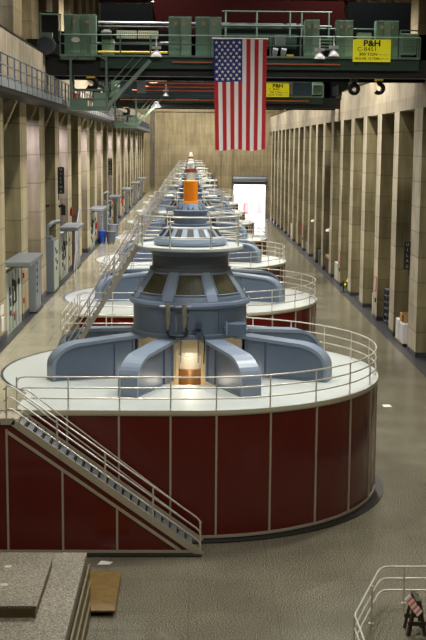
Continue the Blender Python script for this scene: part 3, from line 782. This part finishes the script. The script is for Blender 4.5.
# upper trolley railing
for z in (7.6,): MB().tube([(lx(222), 2, lz(z)), (lx(335), 2, lz(z))], .04, n=6).tube([(lx(222), 2, lz(22)), (lx(335), 2, lz(22))], .05, n=6).build('trolley_rail', M['green'], crane)
for px in (226, 258, 292, 304, 332): MB().tube([(lx(px), 2, lz(7.6)), (lx(px), 2, lz(34))], .045, n=6).build('trolley_post', M['green'], crane)
# floodlights on the walkway
for px, py in ((156, 53), (319, 53.5), (333, 51)):
    f = MB().lathe([(.3, 0), (.26, .12), (.14, .3), (.05, .42), (.01, .42)], 20).build('floodlight', M['offwhite'], crane); f.location = (lx(px), -.15, lz(py + 3.5) - .05)
    MB().box(-.25, .25, -.12, .12, .42, .56).tube([(0, 0, .56), (0, 0, 1.1)], .03, n=6).build('lamp_ballast', M['offwhite'], f)
# end trucks
et = MB().box(XL - .9, lx(52), -.2, 6, .15, .75).box(lx(42), lx(58), .2, .6, .75, 2.2).build('end_truck', M['blackst'], crane)
MB().box(lx(40), lx(53), -.25, .15, lz(39.5), lz(34.5)).build('buffer_plate', M['greenlt'], crane)
o = MB().lathe([(.5, -.1), (.5, .1), (.38, .12), (.38, .02), (.12, .02), (.12, .16), (.01, .16)], 24).build('wheel', M['column'], crane); o.rotation_euler = (PI / 2, 0, 0); o.location = (lx(47), -.2, lz(47))
for px in (40.5, 60.5): MB().tube([(lx(px), 0, lz(36)), (lx(px), 0, lz(16))], .04, n=6).build('post', M['green'], crane)
MB().tube([(lx(40), 0, lz(16.5)), (lx(62), 0, lz(16.5))], .04, n=6).build('rail', M['green'], crane)
MB().box(XR + .1, XR + 1.7, -.2, 6, .15, 1.0).build('end_truck', M['blackst'], crane)
# hanging access platform, left
ax0, ax1, az = lx(69.5), lx(107), -2.98
m = MB(); m.box(ax0, ax1, .0, 1.6, az, az + .14); m.box(ax0, ax1, -.03, 0, az, az + .22); m.build('access_platform', M['green'], crane)
for x in (ax0 + .05, ax1 - .05):
    for y in (.05, 1.5): MB().bar((x, y, az), (x, y, -.12), .12, .12).build('hanger', M['green'], crane)
    MB().bar((x, .05, -.3), (x + (.35 if x < 0 and x < ax0 + .2 else -.35), .05, -.12), .1, .1).build('gusset', M['green'], crane)
for z in (1.1, .6):
    for y in (0, 1.5): MB().tube([(ax0, y, az + z), (ax1, y, az + z)], .04, n=6).build('rail', M['green'], crane)
for i in range(1, 6): x = ax0 + (ax1 - ax0) * i / 6; MB().tube([(x, 1.5, az), (x, 1.5, az + 1.1)], .03, n=6).build('post', M['column'], crane)
MB().box(ax0 + .02, ax0 + .9, .0, .04, az + .1, az + .6).build('toe_plate', M['green'], crane)
MB().box(ax1 - .75, ax1 - .1, .0, .4, az + .2, az + .95).build('control_box', M['greenlt'], crane)
MB().tube([(ax0 + .25, .1, az + .55), (ax0 + .25, .1, az + .9)], .1, M['redpaint'], 8).build('extinguisher', None, crane)
# inclined ladder from the platform up to the right
a = (ax1, .2, az + .25); b_ = (lx(150), .2, -.3)
for y in (.1, .8): MB().bar((a[0], y, a[2]), (b_[0], y, b_[2]), .08, .2).build('stair_stringer', M['greenlt'], crane)
for y in (.1,): 
    for h in (.5, 1.0): MB().tube([(a[0], y, a[2] + h), (b_[0] - h * .9, y, b_[2] + .15)], .04, n=6).build('stair_rail', M['green'], crane)
for i in range(12):
    f = (i + .5) / 12; x = a[0] + (b_[0] - a[0]) * f; z = a[2] + (b_[2] - a[2]) * f; MB().box(x - .12, x + .12, .12, .78, z - .02, z + .02).build('stair_tread', M['greendk'], crane)
# hooks
def hook(px, py, y, s, double=False):
    x = lx(px); z = lz(py)
    h = MB().box(x - .28 * s, x + .28 * s, y - .2, y + .2, z + .35 * s, z + .95 * s).build('hook_block', M['ypipe'] if not double else M['blackst'], crane, bevel=.05)
    m = MB()
    pts_ = [(0, .4), (0, .2)] + [(.34 * math.sin(t) , -.12 - .34 * -math.cos(t)) for t in []]
    for sg in ((-1, 1) if double else (1,)):
        m.tube([(x, y, z + .4 * s), (x, y, z + .18 * s)] + [(x + sg * s * (.3 * math.sin(t) ), y, z - .12 * s + .3 * s * math.cos(t)) for t in [math.radians(d) for d in range(0, 250, 25)]], .15 * s, n=10)
    m.build('hook', M['blackst'], h)
    MB().tube([(x - .15, y, z + .9 * s), (x - .15, y, -.9)], .025, n=5).tube([(x + .15, y, z + .9 * s), (x + .15, y, -.9)], .025, n=5).build('hoist_rope', M['blackst'], h)
hook(362, 83, 3, .8, True); hook(388, 82, 3, .85); hook(86, 79, 3, 1.0); 
MB().box(lx(82), lx(90), 2.6, 3.4, lz(76), lz(68)).build('hook_housing', M['ypipe'], crane)
MB().box(lx(88), lx(96), 2.6, 3.4, lz(101), lz(88)).tube([(lx(92), 3, lz(88)), (lx(92), 3, -1)], .04, n=6).build('hoist_block', M['blackst'], crane)
# sign
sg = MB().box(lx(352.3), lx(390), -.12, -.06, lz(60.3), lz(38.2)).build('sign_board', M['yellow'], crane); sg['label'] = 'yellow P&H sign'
cxs = (lx(352.3) + lx(390)) / 2; ys = -.135
text_obj('sign_lettering', 'P&H', .44, M['black'], sg, (cxs + .0, ys, lz(42.3)), bold=.016, sx=1.15)
text_obj('sign_lettering', 'C-8451', .31, M['black'], sg, (cxs - .26, ys, lz(48)), sx=1.15)
text_obj('sign_lettering', '300 TON', .22, M['black'], sg, (cxs - .2, ys, lz(53)), sx=1.15, bold=.003)
text_obj('sign_lettering', 'AUX.HK. 15 TON', .17, M['black'], sg, (cxs - .26, ys, lz(57.2)), bold=.003)
text_obj('sign_lettering', 'MAIN HOOK', .1, M['black'], sg, (cxs + .62, ys, lz(53.3)))
text_obj('sign_lettering', 'CAPACITY EACH', .09, M['black'], sg, (cxs + .6, ys, lz(57.4)))

# second crane farther on
ex = [('P', 0)]
crane2 = copy_tree(crane); crane2.location = (-.4, 110, 17.05)
tag(crane2, 'farther overhead crane with blue-grey girder and orange bars behind the flag', 'crane')
for i, z in enumerate((lz(50), lz(44), lz(38), lz(33), lz(28))):
    MB().tube([(lx(100 + 14 * i), -.2 - .02 * i, z + .1), (lx(270), -.2 - .02 * i, z + .1)], .06, n=8).build('conductor_pipe', M['opipe'], crane2)
MB().box(lx(80), lx(330), -.3, -.22, -.3, -.05).build('walkway_edge', M['bluepipe'], crane2)
MB().box(lx(80), lx(400), -.1, .3, .0, 1.2).build('side_screen', M['bluepipe'], crane2)
MB().box(lx(80), lx(395), -.36, -.3, -.5, -.42).build('conductor_bar', M['opipe'], crane2)
for px, wd in ((320, 1.4), (285, 1.0), (345, 1.2), (108, .8)):
    MB().box(lx(px), lx(px) + wd, -.6, -.3, .1, 1.3).build('equipment_box', M['grey'], crane2)
for c in [c for c in kids(crane2) if c.name.startswith(('hook_block', 'access_platform', 'hook_housing', 'hoist_block'))][:4]:
    if c.name.startswith('hook_block'):
        for g2 in kids(c): bpy.data.objects.remove(g2)
        bpy.data.objects.remove(c)
sg2 = [c for c in kids(crane2) if c.name.startswith('sign_board')][0]
sg2.location = (CX(262) * 110 / 66 + .4 - lx(352.3) + .35, -.6, .15)
# ------------------------------------------------------------------ flag
fg = thing('american_flag', 'large american flag hanging vertically from the crane railing', 'flag', (2.6, 65.4, 18.2))
FW, FH = 2.86, 5.85
nx, nz = 52, 60
def fp(u, v):
    nar = .47 + .03 * (1 - v)
    x = (u - .5) * FW * (1 - .06 * v) + .06 * v
    y = .07 * math.sin(u * 22 + v * 2) * (.3 + v) + .05 * math.sin(u * 9 - v * 4) - .04
    z = -FH * v - .05 * math.sin(u * 11) * v
    return (x, y - .1, z)
m = MB(); 
for mi_ in ('flagred', 'flagwhite', 'flagblue'): m.mi(M[mi_])
vs = [fp(i / nx, j / nz) for j in range(nz + 1) for i in range(nx + 1)]
byc = {'flagred': [], 'flagwhite': [], 'flagblue': []}
for j in range(nz):
    for i in range(nx):
        u, v_ = (i + .5) / nx, (j + .5) / nz; s_ = int(u * 13)
        c = 'flagblue' if (s_ < 7 and v_ < .39) else ('flagred' if s_ % 2 == 0 else 'flagwhite')
        q = j * (nx + 1) + i; byc[c].append((q, q + nx + 1, q + nx + 2, q + 1))
for c, fs_ in byc.items(): m.add(vs, fs_, M[c], True)
m.build('cloth', None, fg)
m = MB()
for col in range(9):
    for rw in range(11):
        if (col + rw) % 2: continue
        u = (col + 1) / 10 * 7 / 13; v_ = (rw + 1) / 12 * .39; c = Vector(fp(u, v_)); c.y -= .035
        vs = [c] + [c + Vector((math.sin(2 * PI * i / 10) * (.105 if i % 2 == 0 else .045), 0, math.cos(2 * PI * i / 10) * (.105 if i % 2 == 0 else .045))) for i in range(10)]
        m.add(vs, [(0, 1 + i, 1 + (i + 1) % 10) for i in range(10)], M['flagwhite'])
m.build('stars', None, fg)
MB().tube([(-1.5, -.1, .02), (1.5, -.1, .02)], .04, n=8).build('hanging_bar', M['rail'], fg)

# ------------------------------------------------------------------ left wall equipment, one station per generator
def station(k):
    y = 51.4 + S * k; nm = ORD[k]
    c = thing('control_cubicle', '%s pale control board under a grey canopy from the camera, left wall' % nm, 'control board', (XL, y, H), 'control boards on the left wall')
    MB().box(-.5, -.02, .05, 4.95, 0, 2.75).build('board', M['panelgreen'], c)
    m = MB()
    for i in range(5): m.box(-.02, .0, .95 * i + .1, .95 * i + .13, .1, 2.7, M['grey'])
    m.build('panel_seams', None, c)
    for (yy, zz, w_, h_, mt) in ((1.1, 1.7, .35, .35, 'bluedk'), (1.1, 1.2, .35, .35, 'bluedk'), (1.1, .8, .35, .2, 'bluedk'), (2.0, 2.0, .3, .3, 'black'), (2.6, 1.7, .25, .5, 'black'), (2.1, 1.2, .9, .08, 'black'), (2.0, 1.1, .08, .8, 'black'), (2.9, 1.2, .08, .9, 'black'), (1.7, .7, 1.2, .06, 'redpaint'), (2.4, .4, .5, .3, 'grey'), (3.8, 1.9, .25, .25, 'black')):
        MB().box(-.02, .03, yy, yy + w_, zz, zz + h_).build('gauge', M[mt], c)
    m = MB(); m.box(-.1, 1.05, .1, 4.7, 3.06, 3.28); cp = m.build('canopy', M['grey'], c, bevel=.04)
    MB().box(.0, .9, .3, 4.5, 3.02, 3.06).build('canopy_underside', M['greydk'], c)
    for z in (.8, 2.0): MB().box(-.02, .06, 5.3, 5.5, z, z + .25).build('red_switch', M['redpaint'], c)
    # cabinet in the next recess
    d = thing('electrical_cabinet', 'tall grey cabinet beyond the %s canopy of the left wall' % nm, 'cabinet', (XL, y + 7.5, H), 'tall grey cabinets on the left wall')
    MB().box(-.25, .3, 0, 2.0, .06, 2.75).build('body', M['grey'], d, bevel=.03)
    for i in range(3): MB().box(.3, .33, .06 + i * .65, .64 + i * .65, .2, 2.65).build('door', M['grey'], d)
    for i in range(5): MB().box(.33, .36, .35, .5, 1.0 + i * .35, 1.15 + i * .35).build('push_button', M['black'], d)
    MB().box(-.2, .38, .04, 2.56, 0, .06).build('plinth', M['black'], d)
for k in range(7): station(k)
def wallcab(y, z1, nm):
    d = thing('breaker_cabinet', nm, 'cabinet', (XL - .05, y, H))
    MB().box(-.3, .3, 0, 2.3, 0, z1).build('body', M['grey'], d, bevel=.03)
    MB().box(.3, .33, .1, 2.2, .1, z1 - .1).build('door', M['panelgreen'], d)
    for i, (yy, zz) in enumerate(((.5, 2.3), (1.1, 2.1), (.6, 1.7), (1.2, 1.5), (.8, 1.2))): MB().box(.33, .36, yy, yy + .35, zz, zz + .2).build('switch', M['black' if i % 2 else 'bluedk'], d)
    m = MB(); m.tube([(-.1, .4, z1), (-.1, .4, z1 + .75), (-.1, 3.2, z1 + .8), (.2, 3.8, z1 + .8)], .12, n=8).box(-.25, .15, .2, .9, z1, z1 + .2); m.build('conduit', M['grey'], d)
wallcab(67.4, 2.95, 'grey breaker cabinet with thick conduit on top, between first and second canopies')
wallcab(67.4 + S * 2, 2.95, 'grey breaker cabinet with conduit, farther along beyond the bins')
# leaning white pole
o = MB().tube([(0, 0, 0), (.12, .1, 1.4), (.1, .3, 2.6), (.35, .5, 4.1)], .05, n=8).tube([(.1, .3, 0), (.2, .35, 1.4), (.2, .5, 2.6), (.4, .6, 4.1)], .04, n=8).build('hose_pole', M['white']); o.location = (-7.7, 79.3, H); tag(o, 'tall white pole leaning beside the second canopy on the left wall', 'pole')
# bins
def bin_(x, y, mat, label, r=.28, h=.85, taper=.85):
    t = thing('waste_bin', label, 'bin', (x, y, H))
    MB().lathe([(.01, .1), (r * taper, .1), (r, h), (r + .03, h), (r + .03, h + .05), (r - .04, h + .05), (r * taper - .02, .15)], 28).build('body', mat, t)
    MB().lathe([(r + .035, h + .05), (r + .02, h + .09), (.01, h + .14)], 28).build('lid', mat, t)
    for a in range(4): q = MB().tube([(-.03, 0, .05), (.03, 0, .05)], .05, n=10).build('wheel', M['black'], t); q.location = (r * .7 * math.cos(a * PI / 2 + .7), r * .7 * math.sin(a * PI / 2 + .7), 0)
bin_(-7.48, 101.5, M['binblue'], 'blue plastic waste bin against the left wall', .34, .98, .95)
bin_(-6.7, 101.2, M['greydk'], 'dark grey wheeled bin beside the blue bin', .4, .95)
bin_(-7.05, 109.5, M['grey'], 'pale grey wheeled bin farther back than the blue bin', .48, 1.0)
for y, z, lb in ((100.2, 1.3, 'red fire extinguisher on the pillar before the blue bin'), (116.5, .2, 'red fire extinguisher standing past the grey bins'), (122.5, 2.6, 'red fire extinguisher high on left wall past the third canopy'), (138, 1.6, 'red fire extinguisher far along the left wall'), (79.3, 3.6, 'red fire box above the leaning white pole')):
    o = MB().lathe([(.01, 0), (.12, 0), (.13, .06), (.13, .55), (.06, .68), (.03, .74), (.05, .76), (.01, .8)], 18).build('fire_extinguisher', M['redpaint']); o.location = (XL + .09, y, H + z); o.scale = (.65, .65, .8); tag(o, lb, 'extinguisher')
o = MB().box(0, .04, 0, .8, .9, 1.3).box(0, .06, .1, .7, .2, .8).build('notice_paper', M['white']); o.location = (XL + .02, 49.6, H + .3); tag(o, 'white papers hung on the leftmost pillar near the first control board', 'notice')
# wall lamp brackets
for y, lb in ((69.2, 'dark wall bracket arm on the left pillar below the gallery'),):
    o = MB().tube([(0, 0, 0), (.55, 0, 0)], .05, n=8).tube([(.15, 0, -.35), (.15, 0, .1)], .09, n=8).build('wall_bracket', M['black']); o.location = (XL - .9, 70.75, 9.0); tag(o, lb, 'bracket')

# vertical black signs
def vsign(x, y, z0, z1, letters, label):
    t = thing('hanging_sign', label, 'sign', (x, y, z0))
    MB().box(-.19, .19, 0, .06, 0, z1 - z0).build('sign_board', M['black'], t)
    n_ = len(letters); st = (z1 - z0) / n_
    for i, ch in enumerate(letters):
        text_obj('sign_letter', ch, st * .82, M['trim'], t, (0, -.02, z1 - z0 - st * (i + .5)), ext=.004)
    MB().box(.1 if x > 0 else -.34, .6 if x > 0 else -.1, .02, .04, 1.2, 1.22).build('wall_bracket', M['trim'], t)
    MB().bar((.14, .03, 0) if x > 0 else (-.14, .03, 0), (.14, .03, -.4) if x > 0 else (-.14, .03, -.4), .06, .06).build('mounting_arm', M['black'], t)
vsign(13.02, 71.5, 5.3, 6.95, 'UILAG', 'black vertical sign with pale letters on the nearest right pillar')
vsign(-7.62, 70.9, 9.7, 11.25, 'UILTNA', 'black vertical sign with pale letters on a left pillar, nearer one')
vsign(-7.62, 70.9 + 2 * S, 9.7, 11.25, 'UILTNA', 'black vertical sign farther down the left wall, past the third canopy')
o = MB().tube([(0, 0, 0), (.3, 0, .1)], .08, n=8).box(.15, .4, -.1, .1, -.5, .1).build('wall_speaker', M['black']); o.location = (-7.75, 70.75, 9.0 - .05); tag(o, 'small dark fitting below the nearer left black sign', 'fitting')

# ------------------------------------------------------------------ right wall items
def pallet(x, y, lb, boxes):
    t = thing('pallet', lb, 'pallet', (x, y, 0)); m = MB()
    for i in range(5): m.box(-.55, .55, -1.2 + i * .55, -1.2 + i * .55 + .3, .12, .16)
    for i in (-.5, 0, .42): m.box(i, i + .09, -1.2, 1.3, 0, .12)
    m.build('deck_boards', M['wood'], t)
pallet(14.05, 76.4, 'wooden pallet under white wrapped goods behind the nearest right pillar', 0)
for i, (x, y, w_, l_, h, mt, lb, nm) in enumerate([(14.0, 75.5, .5, .62, 1.3, 'offwhite', 'white shrink-wrapped carton stack with red print on the pallet, nearer one', 'wrapped_cartons'),
        (13.98, 77.0, .48, .6, 1.35, 'offwhite', 'white shrink-wrapped carton stack at the back of the pallet', 'wrapped_cartons')]):
    t = thing(nm, lb, 'cartons', (x, y, .16)); MB().box(-w_, w_, -l_, l_, 0, h).build('wrap', M[mt], t, bevel=.06)
    if i == 0:
        for j in range(4): MB().box(-w_ - .012 + .5, -w_ + .8, -l_ - .012, -l_, .12 + j * .27, .3 + j * .27).build('red_print', M['flagred'], t)
o = MB().box(-.5, .5, -.5, .5, 0, .1).box(-.5, -.42, -.5, .5, .1, .55).box(.42, .5, -.5, .5, .1, .55).box(-.5, .5, .42, .5, .1, .55).box(-.5, .5, -.5, -.42, .1, .5).build('cardboard_box', M['tan']); o.location = (14.05, 75.9, 1.47); tag(o, 'open tan cardboard box on top of the white wrapped cartons', 'box')
t = thing('storage_rack', 'narrow dark steel rack standing in a right wall recess', 'rack', (14.3, 85.2, 0))
for x in (-.25, .25):
    for y in (-.7, .7): MB().box(x - .03, x + .03, y - .03, y + .03, 0, 2.5).build('upright', M['greydk'], t)
for i in range(6): MB().box(-.25, .25, -.7, .7, .1 + i * .46, .14 + i * .46).build('shelf', M['greydk'], t)
t = thing('folding_gate', 'white folding lattice gate leaning in a right wall recess', 'gate', (14.2, 90.6, 0))
m = MB()
for z in (.1, .5, .9, 1.3): m.bar((-.35, -.6, z), (.35, .6, z + .25), .05, .05); m.bar((-.35, -.6, z + .25), (.35, .6, z), .05, .05)
m.build('lattice', M['white'], t)
for sx_ in (-1, 1): MB().bar((.35 * sx_, .6 * sx_, 0), (.35 * sx_, .6 * sx_, 1.6), .06, .06).build('end_bar', M['white'], t)
for x, y, lb in ((XR - .03, 86.7, 'red and white notice strip on the pillar near the storage rack'), (XR - .03, 108.1, 'red and white notice strip above the yellow-black stand'), (XR - .03, 144.5, 'distant red and white notice strip on the right wall')):
    t = thing('notice_strip', lb, 'sign', (x, y, 2.1)); MB().box(-.03, .02, 0, .42, 0, 1.1).build('sign_board', M['redpaint'], t); MB().box(-.04, -.03, .12, .3, .1, 1.0).build('lettering_panel', M['white'], t)
    MB().box(-.03, .02, .0, .0 + .4, -.8, -.5).build('call_box', M['black'], t)
t = thing('barrier_stand', 'yellow and black striped barrier stand by the right wall pillars', 'barrier', (13.35, 103.5, 0))
MB().tube([(0, 0, 0), (0, 0, 1.0)], .05, n=8).box(-.25, .25, -.25, .25, 0, .05).build('base_post', M['black'], t)
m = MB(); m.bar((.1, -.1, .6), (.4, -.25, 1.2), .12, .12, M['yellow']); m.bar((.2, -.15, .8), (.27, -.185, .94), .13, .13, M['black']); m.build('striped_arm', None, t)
o = MB().box(-.6, .6, -1.3, 1.3, 0, .12).box(-.5, .5, -1.1, 1.1, .12, .3).box(-.2, .2, -.3, .5, .3, .5).build('flat_cart', M['dkwood']); o.location = (14.3, 97.4, 0.01); tag(o, 'low dark flat cart with gear between right wall pillars', 'cart')
for y, h, w_, lb in ((112.1, 1.75, .5, 'white boxy cabinet stack in the right wall recess past the barrier stand'),):
    t = thing('carton_stack', lb, 'cartons', (14.2, y, 0.01)); MB().box(-w_, w_, -1.1, 1.1, .1, h).build('cartons', M['white'], t, bevel=.03); MB().box(-w_, w_, -1.1, 1.1, 0, .1).build('pallet_base', M['wood'], t)
t = thing('wooden_crate', 'brown open crate with pale top beyond the white cartons, right wall', 'crate', (14.3, 119.4, 0.01)); MB().box(-.6, .6, -1.4, 1.4, 0, 1.5).build('body', M['dkwood'], t); MB().box(-.62, .62, -1.42, 1.42, 1.5, 1.72).build('lid', M['tan'], t)
for y, mt, h, lb in ((127, 'column', 1.5, 'grey cabinet low against the right wall past the crate'), (141, 'grey', 1.2, 'pale grey box beside a right wall pillar far away'), (155, 'wood', 2.6, 'orange-brown timber stack far along the right wall'), (163, 'offwhite', 2.0, 'white panel leaning far along the right wall')):
    o = MB().box(-.4, .4, -.7, .7, 0, h).box(-.42, .42, -.72, .72, h, h + .06).build('storage_box', M[mt], bevel=.02); o.location = (14.1, y, .01); tag(o, lb, 'box')
for y in (116.0, 130.5): 
    o = MB().lathe([(.01, .12), (.12, .1), (.22, -.08), (.2, -.1), (.01, -.02)], 16).tube([(0, 0, .1), (.35, 0, .2)], .03, n=6).build('wall_lamp', M['offwhite']); o.location = (13.3, y, 4.5); tag(o, 'small white wall lamp on the right pillars, %s one' % ('nearer' if y < 120 else 'farther'), 'lamp')
# ladder on end wall
t = thing('wall_ladder', 'thin dark ladder running up the left side of the end wall', 'ladder', (-6.6, YEND - .15, 5))
for x in (-.3, .3): MB().box(x - .04, x + .04, -.04, .04, 0, 14).build('side_rail', M['column'], t)
m = MB()
for i in range(34): m.box(-.3, .3, -.03, .03, .3 + i * .4, .36 + i * .4)
m.build('rungs', M['column'], t)
o = MB().box(-1, 1, -.6, 0, 0, .3).box(-.6, .2, -.5, -.05, .3, 1.4).tube([(.5, -.3, .3), (.5, -.3, 2.0)], .05, n=6).build('wall_shelf', M['column']); o.location = (3.7, YEND, 6.0); tag(o, 'dark equipment shelf on the end wall left of the doorway', 'shelf')

# ------------------------------------------------------------------ exterior seen through the doorway
struct(MB().box(-15, 45, YEND + .6, 300, -.3, 0), 'trim_6', M['extground'])
struct(MB().box(-10, 45, 262, 263, 0, 22), 'wall_exterior', M['extground'])
for x, w_, lb in ((10.2, 1.3, 'left red barrier block outside the doorway'), (12.7, 1.0, 'right red barrier block outside the doorway')):
    o = MB().add([(-w_ / 2, -.3, 0), (w_ / 2, -.3, 0), (w_ / 2, .3, 0), (-w_ / 2, .3, 0), (-w_ / 2 * .8, -.12, 2.2), (w_ / 2 * .8, -.12, 2.2), (w_ / 2 * .8, .12, 2.2), (-w_ / 2 * .8, .12, 2.2)],
                 [(0, 1, 5, 4), (1, 2, 6, 5), (2, 3, 7, 6), (3, 0, 4, 7), (4, 5, 6, 7), (3, 2, 1, 0)]).build('road_barrier', M['paleredpaint'], bevel=.03); o.location = (x, 222, .01); tag(o, lb, 'barrier')
t = thing('notice_board', 'purple-grey notice board on posts outside the doorway', 'sign', (11.1, 224, 0)); MB().box(-1.1, 1.1, -.05, .05, 3.7, 5.0).build('panel', M['purple'], t)
for x in (-.8, .8): MB().tube([(x, 0, 0), (x, 0, 3.7)], .07, n=8).build('leg', M['grey'], t)

# ------------------------------------------------------------------ lamps
def light(kind, loc, energy, col=(1, .93, .8), size=1.0, **kw):
    d = bpy.data.lights.new('hall_light', kind); d.energy = energy; d.color = col
    if kind == 'AREA': d.size = size; d.shape = 'DISK'
    elif kind != 'SUN': d.shadow_soft_size = size
    for k_, v_ in kw.items(): setattr(d, k_, v_)
    o = bpy.data.objects.new('hall_light', d); COL.objects.link(o); o.location = loc; return o
def highbay(x, y, z, lb):
    t = thing('pendant_lamp', lb, 'lamp', (x, y, z))
    MB().lathe([(.1, .55), (.18, .5), (.3, .25), (.5, 0), (.47, 0), (.2, .3), (.01, .45)], 24).build('lamp_shade', M['grey'], t)
    MB().lathe([(.01, .05), (.4, .05), (.3, .22), (.01, .3)], 24).build('bulb', M['bulb'], t)
    MB().tube([(0, 0, .5), (0, 0, 26.3 - z if z > 20 else .8)], .03, n=6).build('rod', M['blackst'], t)
i = 0
for y in (3, 25, 46, 66.5, 88, 110, 132, 155, 178, 200):  # nearest two rows added as front fill for the generators
    for x in (-3.2, 8.5):
        z = 25.2
        highbay(x, y, z + .0, '%s ceiling lamp from the camera, %s row' % (ORD[i // 2], 'left' if x < 0 else 'right')); i += 1
        light('SPOT', (x, y, z - .1), (1800 if y < 20 else 4200 if y < 40 else 10500) if y < 60 else (6000 if y < 80 else (17000 if y < 100 else 13000)), (1, .955, .86), .35, spot_size=math.radians(150), spot_blend=.6)
# soft bounce high up over the middle of the hall (bare area lights, no fixture)
light('AREA', (3, 40, 25.8), 1500, (.9, .95, 1), 8)
light('AREA', (3, 22, 25.8), 500, (1, .9, .75), 6)
# lamp under the second crane
highbay(CX(156) * 110 / 66, 109.4, 15.9, 'bright lamp hanging under the farther crane'); light('POINT', (CX(156) * 110 / 66, 109.2, 15.7), 150, (1, .97, .8), .2)
# cool lamps in alternate left recesses
for k in range(0, 11, 1):
    y = 63.9 + 2 * PITCH * k - 2.0
    if y < 190:
        o = light('SPOT', (XL - .5, y - 1.3, 14.2), 2600, (.74, .67, 1.0), .1, spot_size=math.radians(95), spot_blend=.8)
        o.rotation_euler = Vector((-.1, 1.0, -1.3)).to_track_quat('-Z', 'Y').to_euler()
# warm glow inside the machine housings
for k in range(8):
    yy = D1 + S * k
    light('POINT', (0, yy - 1.35, 5.35), 45, (1, .88, .68), .12)
    if k < 3:
        for a in (-45, -135, 180, 0, -90): light('POINT', (2.65 * math.cos(math.radians(a)), yy + 2.65 * math.sin(math.radians(a)), 4.3), 16, (1, .9, .7), .12)

w = bpy.data.worlds.new('daylight'); scene.world = w; w.use_nodes = True
bg = w.node_tree.nodes['Background']; bg.inputs[0].default_value = (.92, .94, 1, 1); bg.inputs[1].default_value = 9.0

# ------------------------------------------------------------------ camera
cd = bpy.data.cameras.new('camera'); co = bpy.data.objects.new('camera', cd); COL.objects.link(co)
cd.sensor_fit = 'VERTICAL'; cd.sensor_height = 36; cd.lens = 1197.9 / 640 * 36; cd.clip_end = 800
pit, yaw, rol = .1453, .0194, .008
fwd = Vector((math.sin(yaw) * math.cos(pit), math.cos(yaw) * math.cos(pit), -math.sin(pit)))
right = Vector((math.cos(yaw), -math.sin(yaw), 0)); up = right.cross(fwd)
r2 = right * math.cos(rol) + up * math.sin(rol); u2 = -right * math.sin(rol) + up * math.cos(rol)
mt = Matrix((r2, u2, -fwd)).transposed().to_4x4(); mt.translation = Vector((0, 0, 12.62)); co.matrix_world = mt
scene.camera = co
scene.view_settings.view_transform = 'Standard'; scene.view_settings.look = 'None'; scene.view_settings.exposure = 0
